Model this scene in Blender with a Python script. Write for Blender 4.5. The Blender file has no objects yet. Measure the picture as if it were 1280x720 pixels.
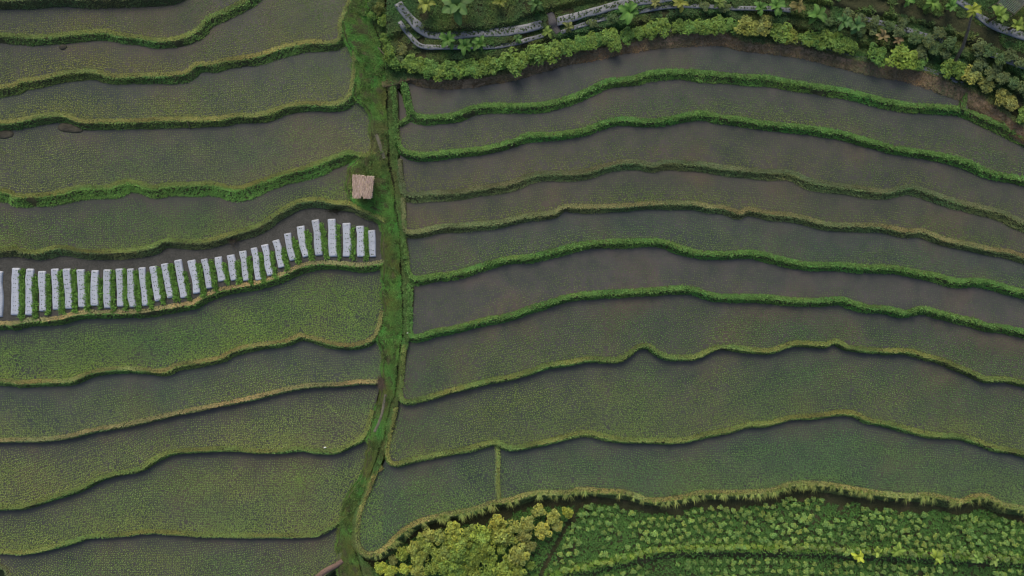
import bpy, math, random
import numpy as np
from mathutils import Vector, Matrix

random.seed(7)
RNG = np.random.default_rng(11)
C = bpy.context.scene.collection
H = 72.0            # camera height over the middle of the slope (m)
PX = 12.0           # photo pixels per metre on the z = 0 plane
R = math.radians

# ------------------------------------------------------------------ helpers
def P(px, py, z=0.0):
    k = (H - z) / H / PX
    return np.stack(np.broadcast_arrays((np.asarray(px, float) - 640) * k, (360 - np.asarray(py, float)) * k, np.asarray(z, float)), -1)

def zlin(py):
    return (360 - np.asarray(py, float)) * 0.0085

def zstrip(py):
    return zlin(py) + .12

class Noise:
    def __init__(self, seed):
        self.t = np.random.default_rng(seed).random((256, 256))
    def __call__(self, x, y):
        x = np.asarray(x, float); y = np.asarray(y, float)
        xi = np.floor(x).astype(int); yi = np.floor(y).astype(int)
        fx = x - xi; fy = y - yi
        fx = fx * fx * (3 - 2 * fx); fy = fy * fy * (3 - 2 * fy)
        g = lambda a, b: self.t[a % 256, b % 256]
        return (g(xi, yi) * (1 - fx) + g(xi + 1, yi) * fx) * (1 - fy) + (g(xi, yi + 1) * (1 - fx) + g(xi + 1, yi + 1) * fx) * fy
    def fbm(self, x, y, o=3):
        v = 0; a = .5; s = 0
        for k in range(o):
            v = v + a * self(x * 2 ** k + 17 * k, y * 2 ** k + 5 * k); s += a; a *= .5
        return v / s
N1, N2, N3, N4 = Noise(1), Noise(2), Noise(3), Noise(4)

def link(name, me, mats, parent=None):
    o = bpy.data.objects.new(name, me)
    C.objects.link(o)
    for m in (mats if isinstance(mats, (list, tuple)) else [mats]):
        me.materials.append(m)
    if parent is not None:
        o.parent = parent
    return o

def mesh_np(name, v, f, mat_idx=None, tint=None, smooth=False):
    """v (N,3); f (M,k) one face size"""
    v = np.asarray(v, np.float32); f = np.asarray(f, np.int32)
    me = bpy.data.meshes.new(name)
    M, k = f.shape
    me.vertices.add(len(v)); me.vertices.foreach_set('co', v.ravel())
    me.loops.add(M * k); me.loops.foreach_set('vertex_index', f.ravel())
    me.polygons.add(M)
    me.polygons.foreach_set('loop_start', np.arange(0, M * k, k, dtype=np.int32))
    if mat_idx is not None:
        me.polygons.foreach_set('material_index', np.asarray(mat_idx, np.int32))
    me.polygons.foreach_set('use_smooth', np.full(M, smooth))
    if tint is not None:
        a = me.attributes.new('tint', 'FLOAT_COLOR', 'POINT')
        t = np.ones((len(v), 4), np.float32); t[:, :3] = tint
        a.data.foreach_set('color', t.ravel())
    me.update(calc_edges=True)
    return me

def join_meshes(parts):
    """parts: list of (v, f, tint or None); same face size"""
    vs, fs, ts, n = [], [], [], 0
    for v, f, t in parts:
        v = np.asarray(v, float); f = np.asarray(f)
        vs.append(v); fs.append(f + n); n += len(v)
        ts.append(np.broadcast_to(np.asarray(t if t is not None else (1, 1, 1), float), (len(v), 3)))
    return np.concatenate(vs), np.concatenate(fs), np.concatenate(ts)

def grid_faces(nr, nc):
    i = np.arange(nr - 1)[:, None] * nc + np.arange(nc - 1)[None]
    return np.stack([i, i + 1, i + nc + 1, i + nc], -1).reshape(-1, 4)

def empty(name, loc, rz=0):
    o = bpy.data.objects.new(name, None); C.objects.link(o)
    o.location = [float(c) for c in loc]; o.rotation_euler = (0, 0, rz)
    o.empty_display_size = .3
    return o

def tag(o, label=None, cat=None, group=None, kind=None):
    if label: o['label'] = label
    if cat: o['category'] = cat
    if group: o['group'] = group
    if kind: o['kind'] = kind
    return o

def tube(pts, rad, n=8):
    """tapered tube (quads) along pts"""
    pts = np.asarray(pts, float); rad = np.broadcast_to(rad, len(pts))
    vs = []
    for i, p in enumerate(pts):
        d = pts[min(i + 1, len(pts) - 1)] - pts[max(i - 1, 0)]
        d = Vector(d).normalized()
        u = d.orthogonal().normalized() if abs(d.z) < .98 else Vector((1, 0, 0))
        w = d.cross(u).normalized(); u = w.cross(d).normalized()
        for k in range(n):
            a = 2 * math.pi * k / n
            vs.append(np.array(p) + rad[i] * (math.cos(a) * np.array(u) + math.sin(a) * np.array(w)))
    f = []
    for i in range(len(pts) - 1):
        for k in range(n):
            a, b = i * n + k, i * n + (k + 1) % n
            f.append((a, b, b + n, a + n))
    b0 = len(vs)
    vs += [pts[0], pts[-1]]
    L = (len(pts) - 1) * n
    for k in range(0, n, 2):
        f.append((b0, (k + 2) % n, k + 1, k)); f.append((b0 + 1, L + k, L + k + 1, L + (k + 2) % n))
    return np.array(vs), np.array(f)

# ------------------------------------------------------------------ materials
def new_mat(name):
    m = bpy.data.materials.new(name); m.use_nodes = True
    nt = m.node_tree; b = nt.nodes['Principled BSDF']
    return m, nt, b
def nd(nt, t, **kw):
    n = nt.nodes.new(t)
    for k, v in kw.items(): setattr(n, k, v)
    return n
def noise_ramp(nt, scale, stops, detail=6, rough=.6, coord='Object', stretch=None):
    tc = nd(nt, 'ShaderNodeTexCoord')
    src = tc.outputs[coord]
    if stretch:
        mp = nd(nt, 'ShaderNodeMapping'); mp.inputs['Scale'].default_value = stretch
        nt.links.new(src, mp.inputs['Vector']); src = mp.outputs['Vector']
    n = nd(nt, 'ShaderNodeTexNoise'); n.inputs['Scale'].default_value = scale
    n.inputs['Detail'].default_value = detail; n.inputs['Roughness'].default_value = rough
    nt.links.new(src, n.inputs['Vector'])
    r = nd(nt, 'ShaderNodeValToRGB')
    e = r.color_ramp.elements
    while len(e) < len(stops): e.new(.5)
    for i, (p, c) in enumerate(stops):
        e[i].position = p; e[i].color = (*c, 1)
    nt.links.new(n.outputs['Fac'], r.inputs['Fac'])
    return n, r
def mix(nt, mode, a, b, fac=1.0):
    m = nd(nt, 'ShaderNodeMix', data_type='RGBA', blend_type=mode)
    m.inputs[0].default_value = fac
    for s, x in ((m.inputs[6], a), (m.inputs[7], b)):
        if isinstance(x, tuple): s.default_value = (*x, 1)
        else: nt.links.new(x, s)
    return m.outputs[2], m
def bump(nt, b, src, strength, dist):
    bp = nd(nt, 'ShaderNodeBump'); bp.inputs['Strength'].default_value = strength
    bp.inputs['Distance'].default_value = dist
    nt.links.new(src, bp.inputs['Height']); nt.links.new(bp.outputs['Normal'], b.inputs['Normal'])

def soil_mat(name, stops, scale=1.2, bstr=.8, bdist=.08, rough=.95):
    m, nt, b = new_mat(name)
    n, r = noise_ramp(nt, scale, stops)
    n2, r2 = noise_ramp(nt, scale * 9, [(.3, (.6, .6, .6)), (.7, (1.3, 1.3, 1.3))])
    c, _ = mix(nt, 'MULTIPLY', r.outputs['Color'], r2.outputs['Color'])
    nt.links.new(c, b.inputs['Base Color'])
    b.inputs['Roughness'].default_value = rough
    b.inputs['Specular IOR Level'].default_value = .2
    bump(nt, b, n2.outputs['Fac'], bstr, bdist)
    return m
MAT = {}
MAT['earth'] = soil_mat('bund_earth', [(.3, (.045, .05, .022)), (.55, (.07, .075, .035)), (.75, (.11, .095, .055))])
MAT['bank'] = soil_mat('bare_bank_soil', [(.3, (.11, .10, .055)), (.5, (.2, .145, .09)), (.75, (.27, .185, .115))], 0.7)
MAT['soil'] = soil_mat('damp_soil', [(.3, (.055, .056, .05)), (.6, (.075, .075, .068)), (.8, (.09, .084, .07))], 1.0)
MAT['garden'] = soil_mat('garden_soil', [(.3, (.035, .04, .02)), (.55, (.05, .055, .025)), (.75, (.085, .065, .04))], .8)
MAT['path'] = soil_mat('reddish_path', [(.3, (.13, .09, .07)), (.7, (.22, .15, .12))], 1.5)
MAT['ditch'] = soil_mat('ditch_mud', [(.3, (.02, .025, .014)), (.7, (.045, .05, .028))], 2.0, rough=.5)
MAT['concrete'] = soil_mat('grey_track', [(.3, (.075, .072, .075)), (.7, (.115, .11, .11))], 1.5, .4, .03)
MAT['mud'] = soil_mat('wet_mud', [(.3, (.035, .034, .026)), (.7, (.085, .078, .055))], 2.5, rough=.6)
MAT['wood'] = soil_mat('weathered_wood', [(.3, (.12, .1, .075)), (.7, (.22, .19, .15))], 6)
MAT['stem'] = soil_mat('plant_stem', [(.3, (.07, .06, .035)), (.7, (.13, .11, .06))], 6)
MAT['terrain'] = soil_mat('grassy_hillside', [(.3, (.035, .05, .018)), (.6, (.06, .075, .03)), (.8, (.09, .08, .045))], .15)

def leaf_mat(name, rough=.6, trans=.25, spec=.25):
    m, nt, b = new_mat(name)
    at = nd(nt, 'ShaderNodeAttribute'); at.attribute_name = 'tint'
    oi = nd(nt, 'ShaderNodeObjectInfo')
    c, _ = mix(nt, 'MULTIPLY', at.outputs['Color'], oi.outputs['Color'])
    nt.links.new(c, b.inputs['Base Color'])
    b.inputs['Roughness'].default_value = rough
    b.inputs['Specular IOR Level'].default_value = spec
    tr = nd(nt, 'ShaderNodeBsdfTranslucent'); nt.links.new(c, tr.inputs['Color'])
    ms = nd(nt, 'ShaderNodeMixShader'); ms.inputs[0].default_value = trans
    nt.links.new(b.outputs[0], ms.inputs[1]); nt.links.new(tr.outputs[0], ms.inputs[2])
    nt.links.new(ms.outputs[0], nt.nodes['Material Output'].inputs['Surface'])
    return m
MAT['leaf'] = leaf_mat('leaf')
MAT['rice'] = leaf_mat('rice_blade', .55, .3, .3)
MAT['thatch'] = leaf_mat('thatch_straw', .9, .05, .1)

def water_mat():
    m, nt, b = new_mat('muddy_water')
    n, r = noise_ramp(nt, .12, [(.3, (.052, .06, .052)), (.5, (.069, .07, .063)), (.66, (.086, .075, .06))], 5, .55)
    n2, r2 = noise_ramp(nt, .55, [(.35, (.78, .86, .82)), (.65, (1.15, 1.1, 1.08))], 8, .65)
    n3, r3 = noise_ramp(nt, 5.0, [(.3, (.8, .8, .8)), (.7, (1.2, 1.2, 1.2))], 5, .7)
    oi = nd(nt, 'ShaderNodeObjectInfo')
    c, _ = mix(nt, 'MULTIPLY', r.outputs['Color'], r2.outputs['Color'])
    c, _ = mix(nt, 'MULTIPLY', c, r3.outputs['Color'], .8)
    c, _ = mix(nt, 'MULTIPLY', c, oi.outputs['Color'])
    nt.links.new(c, b.inputs['Base Color'])
    b.inputs['Roughness'].default_value = .22
    b.inputs['IOR'].default_value = 1.33
    bump(nt, b, n3.outputs['Fac'], .12, .02)
    return m
MAT['water'] = water_mat()

def plastic_mat():
    m, nt, b = new_mat('silver_mulch_film')
    n, r = noise_ramp(nt, 1.3, [(.35, (.33, .365, .42)), (.6, (.41, .445, .495)), (.8, (.39, .40, .42))], 6, .65)
    n2, r2 = noise_ramp(nt, 9, [(.3, (.8, .8, .8)), (.6, (1.05, 1.05, 1.05))], 5, .7)
    oi = nd(nt, 'ShaderNodeObjectInfo')
    c, _ = mix(nt, 'MULTIPLY', r.outputs['Color'], r2.outputs['Color'])
    c, _ = mix(nt, 'MULTIPLY', c, oi.outputs['Color'])
    nt.links.new(c, b.inputs['Base Color'])
    b.inputs['Roughness'].default_value = .45
    bump(nt, b, n2.outputs['Fac'], .5, .03)
    return m
MAT['plastic'] = plastic_mat()
m, nt, b = new_mat('planting_hole'); b.inputs['Base Color'].default_value = (.04, .045, .03, 1); b.inputs['Roughness'].default_value = .95
MAT['hole'] = m
m, nt, b = new_mat('white_sack'); n, r = noise_ramp(nt, 8, [(.3, (.6, .6, .57)), (.7, (.8, .8, .78))]); nt.links.new(r.outputs['Color'], b.inputs['Base Color']); b.inputs['Roughness'].default_value = .6
MAT['sack'] = m
m, nt, b = new_mat('net_cord'); n, r = noise_ramp(nt, 8, [(.3, (.13, .15, .15)), (.7, (.22, .24, .24))]); nt.links.new(r.outputs['Color'], b.inputs['Base Color']); b.inputs['Roughness'].default_value = .8
MAT['net'] = m

# ------------------------------------------------------------------ vegetation generators
def tufts(pos, nb, length, width, up, tint, vary=.25, lean=None, hue=.12):
    """pos (N,3): nb narrow blades each. length, up scalars or (N,). tint (3,) or (N,3). -> v,f(tri),t"""
    pos = np.asarray(pos, float); n = len(pos)
    length = np.broadcast_to(length, n); up = np.broadcast_to(up, n)
    tint = np.broadcast_to(np.asarray(tint, float), (n, 3)) * 1.0
    V = np.empty((n, nb, 3, 3)); T = np.empty((n, nb, 3, 3))
    a0 = RNG.random(n) * 6.283
    for k in range(nb):
        a = a0 + 6.283 * k / nb + RNG.normal(0, .5, n)
        l = length * RNG.uniform(.65, 1.15, n)
        e = np.clip(up + RNG.normal(0, .18, n), .05, 1.5)
        d = np.stack([np.cos(a) * np.cos(e), np.sin(a) * np.cos(e), np.sin(e)], -1)
        if lean is not None:
            d = d + lean; d /= np.linalg.norm(d, axis=1)[:, None]
        w = np.stack([-np.sin(a), np.cos(a), np.zeros(n)], -1) * (width * RNG.uniform(.7, 1.2, n))[:, None]
        V[:, k, 0] = pos - w / 2; V[:, k, 1] = pos + w / 2; V[:, k, 2] = pos + d * l[:, None]
        c = tint * (1 + RNG.normal(0, vary, n).clip(-.6, .9))[:, None]
        c = c * np.stack([1 + RNG.normal(0, hue, n), np.ones(n), np.ones(n)], -1)
        T[:, k] = c.clip(.004, .8)[:, None]
    N = n * nb
    return V.reshape(-1, 3), np.arange(N * 3).reshape(-1, 3), T.reshape(-1, 3)

def leaf_quads(c, nrm, size, aspect, tint):
    """diamond leaves at centres c with normals nrm"""
    n = len(c)
    nrm = nrm / np.linalg.norm(nrm, axis=1)[:, None]
    r = RNG.normal(0, 1, (n, 3)); u = np.cross(nrm, r); u /= np.linalg.norm(u, axis=1)[:, None] + 1e-9
    w = np.cross(nrm, u)
    s = np.broadcast_to(size, n)[:, None]
    dip = nrm * s * .18
    V = np.stack([c - u * s - dip, c - w * s * aspect, c + u * s - dip, c + w * s * aspect], 1)
    T = np.repeat(tint, 4, 0)
    return V.reshape(-1, 3), np.arange(4 * n).reshape(-1, 4), T

def dome_bush(seed, Rr, Hh, lobes, n, leaf, dark=.55, yellow=.12, lobe_r=.42):
    """leaf-clump crown: lobes of small leaves spread through a flattened dome, base at z=0. White-ish tint (object colour multiplies)."""
    g = np.random.default_rng(seed)
    cs = []
    for k in range(lobes):
        a = k * 2.4 + g.normal(0, .4); rr = math.sqrt((k + .5) / lobes) * (1 - lobe_r) * Rr * g.uniform(.85, 1.12)
        z = Hh * (.55 + .38 * (1 - (rr / Rr) ** 2)) * g.uniform(.85, 1.1)
        cs.append((rr * math.cos(a), rr * math.sin(a), z, Rr * lobe_r * g.uniform(.7, 1.15), g.uniform(.8, 1.2), g.uniform(-1, 1)))
    cs = np.array(cs)
    i = g.integers(0, lobes, n)
    d = g.normal(0, 1, (n, 3)); d[:, 2] = np.abs(d[:, 2]) * 1.0 - .25
    d /= np.linalg.norm(d, axis=1)[:, None]
    rad = cs[i, 3] * g.uniform(.45, 1.05, n) ** .6
    c = cs[i, :3] + d * rad[:, None] * np.array([1, 1, .8])
    c[:, 2] = np.maximum(c[:, 2], .08)
    nr = d + g.normal(0, .5, (n, 3)); nr[:, 2] += 1.0
    b = cs[i, 4] * g.uniform(.7, 1.3, n)
    h = cs[i, 5] * .5 + g.normal(0, .4, n)
    t = np.stack([b * (1 + yellow * h), b, b * (1 - .25 * h)], -1).clip(.1, 2)
    return leaf_quads(c, nr, leaf * g.uniform(.7, 1.25, n), .5, t)

# ------------------------------------------------------------------ curves traced on the photo (pixels)
def smooth(pts, step=4.0):
    p = np.array(pts, float)
    # Catmull-Rom through the points, then even resampling
    q = np.vstack([2 * p[0] - p[1], p, 2 * p[-1] - p[-2]])
    out = []
    for i in range(1, len(q) - 2):
        t = np.linspace(0, 1, 12, endpoint=False)[:, None]
        a, b_, c, d = q[i - 1], q[i], q[i + 1], q[i + 2]
        out.append(.5 * ((2 * b_) + (-a + c) * t + (2 * a - 5 * b_ + 4 * c - d) * t * t + (-a + 3 * b_ - 3 * c + d) * t ** 3))
    out = np.vstack(out + [p[-1:]])
    s = np.r_[0, np.cumsum(np.linalg.norm(np.diff(out, axis=0), axis=1))]
    n = max(3, int(s[-1] / step))
    ss = np.linspace(0, s[-1], n)
    return np.stack([np.interp(ss, s, out[:, 0]), np.interp(ss, s, out[:, 1])], -1)

def normals(c):
    t = np.gradient(c, axis=0)
    for _ in range(2):
        t[1:-1] = (t[:-2] + 2 * t[1:-1] + t[2:]) / 4
    t /= np.linalg.norm(t, axis=1)[:, None] + 1e-9
    return np.stack([-t[:, 1], t[:, 0]], -1), t

LEFT = {
 0: [(-170,0),(0,0),(60,-3),(130,-2),(180,-4),(215,-8),(240,-25),(300,-60)],
 1: [(-170,40),(0,44.5),(37,47),(65,46),(100,42),(130,40.5),(150,44.5),(175,47.5),(192,51),(217,50),(240,42.5),(252,34),(260,24),(277,16),(300,5),(314,-3),(335,-25),(350,-60)],
 2: [(-170,120),(0,110),(25,102),(50,99),(75,93),(107,89.5),(125,92),(142,96),(160,95.5),(195,94.5),(225,93),(237,89),(246,81),(265,80.5),(282,76),(320,70.5),(350,61),(370,56),(390,53),(410,54),(421,52),(427,44),(426,32),(430,22),(435,12),(440,0),(442,-40)],
 3: [(-170,158),(0,154),(25,151),(50,146),(70,144),(82,145),(100,152),(125,152.5),(175,151.5),(205,150),(237,150),(275,149),(295,145),(320,145),(340,140),(360,132.5),(385,130),(415,131),(430,127),(438,119),(442,105),(445,82),(445,60)],
 4: [(-170,232),(0,239.5),(15,245),(30,246),(60,244),(82,240),(100,235.5),(137,234),(150,229.5),(162,227.5),(177,231),(192,235),(212,232),(250,231),(270,231),(287,236),(302,235.5),(320,229.5),(357,217),(387,209),(407,201),(425,195),(435,191),(455,195),(470,190)],
 5: [(-170,318),(0,312.5),(15,310),(27,314),(47,316),(70,310),(85,311),(107,315),(130,315),(162,314),(190,309),(207,301),(237,302.5),(260,301),(280,296),(320,284),(340,272),(360,259),(375,252),(395,250),(420,254),(440,256),(455,264),(470,270),(482,278)],
 6: [(-170,408),(0,405),(12,406),(37,401),(70,399),(100,392),(130,391),(175,390),(200,386),(225,382),(242,379),(255,371),(275,363),(300,358),(320,354),(345,347),(360,340),(380,332),(402,329),(427,330),(450,332),(474,329),(483,326)],
 7: [(-170,470),(0,476),(20,479),(50,477),(87,476),(110,467),(130,463),(150,461),(175,462),(205,464),(225,456),(270,449),(287,441),(300,436),(320,432),(357,427),(375,420),(395,424),(420,431),(440,432),(460,427),(470,418),(476,404),(479,388)],
 8: [(-170,565),(0,551),(50,550),(90,545),(112,539),(162,530),(212,519),(250,511),(282,505),(320,496.5),(350,489),(385,482.5),(420,481),(450,478),(476,478)],
 9: [(-170,648),(0,635),(25,634),(50,627),(75,619),(100,611),(120,600),(140,594),(175,586),(190,576),(212,566),(230,564),(262,562),(287,561),(320,564),(345,564),(375,561),(395,564),(420,564),(440,555),(456,545),(464,525),(468,512)],
 10: [(-170,675),(0,690),(37,690),(62,685),(95,676),(112,671),(150,669),(187,665),(225,667),(250,669),(320,670),(345,670),(388,670),(405,665),(426,650),(443,632),(455,608),(461,585)],
 11: [(-170,700),(-60,700),(0,708),(12,722),(40,742),(120,756),(250,752),(340,740),(395,724),(412,712),(423,703),(427,690)],
}
# right side: limb (beside the central ditch, going down) then the long main run
RIGHT = {
 1: ([(505,104),(509,118),(512,133)], [(517,143),(530,147),(545,147),(570,144),(590,136),(615,132),(640,133),(680,131),(715,122),(740,111),(760,102),(790,99),(815,92),(852,90),(880,92),(910,95),(940,97),(960,98),(1010,107),(1060,115),(1100,125),(1135,132),(1172,134),(1200,137),(1222,145),(1247,155),(1265,165),(1290,176),(1450,240)]),
 2: ([(492,104),(494,125),(495,150),(496,172)], [(502,187),(515,193),(535,194),(570,190),(607,186),(640,178),(660,170),(690,169),(727,164),(752,155),(775,150),(815,152),(852,146),(877,142),(902,147),(927,150),(960,155.5),(997,159),(1047,166),(1072,173),(1097,180),(1122,186),(1172,194),(1210,204),(1235,215),(1260,221),(1285,226),(1450,270)]),
 3: ([(499,200),(500,215),(502,232)], [(507,243),(520,244),(537,242),(570,241),(595,237),(640,229),(670,218),(722,217),(750,210),(775,204),(795,203),(815,207),(835,203),(855,204),(880,206),(910,211),(960,215.5),(975,215),(992,217),(1010,226),(1035,231),(1072,236),(1100,240),(1115,239),(1135,234),(1150,237),(1177,247),(1210,256),(1255,267),(1282,280),(1450,345)]),
 4: ([(503,248),(504,265),(504,280)], [(508,290),(525,290),(552,284),(582,282),(620,279),(640,275),(660,270),(690,267),(705,259),(735,259),(780,258),(815,255),(865,255),(885,259),(905,260),(925,267),(935,262),(960,267),(997,271),(1035,281),(1072,282),(1105,284),(1135,290),(1152,289),(1180,300),(1210,306),(1235,312),(1260,315),(1284,323),(1450,375)]),
 5: ([(504,296),(507,318),(509,336)], [(514,346),(522,349),(545,345),(570,342),(595,335),(620,327),(640,323),(665,321),(690,315),(720,307),(745,304),(780,302),(825,302),(850,310),(880,317),(915,317),(940,316),(960,320),(980,325),(1010,331),(1047,331),(1080,334),(1115,335),(1147,341),(1172,345),(1197,352),(1222,351),(1247,356),(1260,361),(1282,366),(1450,405)]),
 6: ([(513,355),(513,380),(512,405)], [(514,420),(527,420),(545,414),(570,410),(607,400),(640,394),(660,386),(685,379),(710,371),(745,367),(780,365),(815,363),(840,361),(865,361),(880,366),(900,371),(927,371),(960,372),(985,375),(1022,376),(1052,374),(1065,379),(1085,384),(1110,386),(1132,391),(1152,386),(1177,392),(1197,397),(1217,401),(1232,407),(1260,410),(1283,416),(1450,455)]),
 7: ([(506,430),(503,455),(501,480)], [(500,494),(505,502),(517,501),(545,494),(570,487),(590,482),(612,476),(640,471),(665,464),(685,457),(715,453),(735,449),(770,450),(787,442),(797,434),(810,432),(822,441),(835,446),(865,447),(880,442),(892,436),(910,434),(935,437),(960,439),(975,435),(995,429),(1030,431),(1045,427),(1060,434),(1080,437),(1110,439),(1135,439),(1155,445),(1175,450),(1197,459),(1215,466),(1232,474),(1255,474),(1283,480),(1450,525)]),
 8: ([(495,508),(490,530),(484,555)], [(484,570),(488,578),(497,580),(515,575),(545,569),(582,562),(607,555),(620,553),(632,559),(645,560),(665,556),(690,551),(715,544),(735,541),(752,545),(777,550),(815,551),(852,551),(877,545),(910,538),(935,531),(960,529.5),(990,522),(1022,520),(1047,516),(1067,517),(1085,525),(1110,530),(1140,538),(1167,544),(1197,545),(1222,552),(1247,561),(1283,568),(1450,610)]),
 9: ([(478,582),(469,590),(460,612),(449,640),(446,665)], [(448,682),(455,691),(464,693),(480,687),(500,667),(520,654),(545,646),(570,641),(595,636),(615,629),(640,624.5),(665,617),(690,616),(710,616),(725,612),(752,614),(777,615),(795,620),(810,625),(835,624),(860,620),(877,616),(915,616),(960,614),(985,606),(1005,604),(1035,606),(1065,611),(1100,617),(1130,620),(1160,619),(1185,624),(1200,627),(1215,621),(1230,620),(1242,625),(1255,632),(1284,636),(1450,660)]),
}
R0TOP = [(478,106),(495,103),(510,97),(545,98),(595,96),(640,89),(655,80),(710,65),(745,59),(795,50),(855,41),(902,39),(927,50),(960,54),(992,55),(1035,65),(1072,74),(1135,84),(1172,95),(1207,110),(1222,117),(1247,135),(1280,160),(1310,180),(1450,250)]
R0FOOT = [(478,106),(495,106),(512,101),(527,108),(560,110),(590,109),(607,104),(640,100),(672,90),(707,80),(745,74),(775,67),(815,60),(865,56),(902,55),(930,62),(960,65),(1010,72),(1060,85),(1100,95),(1135,100),(1172,112),(1200,123),(1222,133),(1247,148),(1280,172),(1310,190),(1450,262)]

cL = {0:-30,1:20,2:73,3:139,4:211,5:273,6:356,7:445,8:503,9:584,10:664,11:712}
cR = {0:100,1:147,2:193,3:245,4:290,5:348,6:421,7:500,8:575,9:625}
zL = {i: float(zlin((cL[i-1]+cL[i])/2)) for i in range(1, 12)}; zL[0] = zL[1] + .8; zL[12] = zL[11] - .7
zR = {i: float(zlin((cR[i-1]+cR[i])/2)) for i in range(1, 10)}; zR[0] = zR[1] + .5; zR[10] = zR[9] - 1.4
ZG = zR[10]                      # level of the lower garden

lipL = {i: smooth(p) for i, p in LEFT.items()}
lipR = {i: smooth(l + m_) for i, (l, m_) in RIGHT.items()}
mainR = {i: smooth(m_) for i, (l, m_) in RIGHT.items()}
r0top = smooth(R0TOP)
r0foot_x = np.array(R0FOOT)[:, 0]; r0foot_y = np.array(R0FOOT)[:, 1]
def yfun(c):
    o = np.argsort(c[:, 0]); return lambda x: np.interp(x, c[o, 0], c[o, 1])
r0top_y = yfun(r0top)

# ------------------------------------------------------------------ ground sheet
def build_terrain():
    xs = np.r_[-1500, -700, -400, np.arange(-250, 251, 10.), 400, 700, 1500]
    ys = np.r_[-1500, -700, -400, np.arange(-250, 251, 10.), 400, 700, 1500]
    X, Y = np.meshgrid(xs, ys)
    Z = np.clip(Y * .15, -30, 45) - 2.6 + (N1.fbm(X * .02, Y * .02) - .5) * 1.2
    v = np.stack([X, Y, Z], -1).reshape(-1, 3)
    o = link('ground', mesh_np('ground', v, grid_faces(len(ys), len(xs)), smooth=True), MAT['terrain'])
    tag(o, kind='structure')
build_terrain()

# ------------------------------------------------------------------ paddies (water sheets)
def polygon_sheet(name, poly_px, z, mat, color=None):
    v = P(poly_px[:, 0], poly_px[:, 1], z)
    me = bpy.data.meshes.new(name)
    me.from_pydata([tuple(p) for p in v], [], [tuple(range(len(v)))])
    me.validate()
    import bmesh
    bm = bmesh.new(); bm.from_mesh(me)
    bmesh.ops.triangulate(bm, faces=bm.faces[:], ngon_method='EAR_CLIP')
    for f in bm.faces:
        if f.normal.z < 0: f.normal_flip()
    bm.to_mesh(me); bm.free()
    o = link(name, me, mat)
    if color: o.color = (*color, 1)
    return o

def close_left(i):
    up, lo = lipL[i - 1], lipL[i]
    return np.vstack([up, lo[::-1]])
padL = {i: close_left(i) for i in range(1, 12)}
padR = {}
for i in range(1, 10):
    up = mainR[i - 1] if i > 1 else r0top[(r0top[:, 0] > 506) & (r0top[:, 0] < 1216)]
    lo = lipR[i] if i > 1 else lipR[i][lipR[i][:, 0] < 1212]
    padR[i] = np.vstack([up, lo[::-1]])
wtL = {1:(.9,.9,.85),2:(.95,.93,.88),3:(.9,.97,.95),4:(1.,1.,.98),5:(.95,.95,.9),7:(.85,.93,.88),8:(.95,1.02,1.02),9:(1.,.98,.95),10:(.98,.98,.94),11:(.95,.95,.92)}
wtR = {1:(.98,1.,1.03),2:(1.02,1.,1.),3:(1.05,1.,.97),4:(1.05,1.,.93),5:(.93,1.,1.02),6:(1.1,1.06,1.1),7:(1.,1.,.98),8:(.98,1.,.97),9:(.9,.98,.96)}
for i, poly in padL.items():
    if i == 6: continue
    tag(polygon_sheet('paddy_water', poly, zL[i], MAT['water'], wtL[i]), kind='structure')
for i, poly in padR.items():
    tag(polygon_sheet('paddy_water', poly, zR[i], MAT['water'], wtR[i]), kind='structure')
# the dry plot of the white beds
tag(polygon_sheet('plot_soil', padL[6], zL[6], MAT['soil']), kind='structure')

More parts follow.
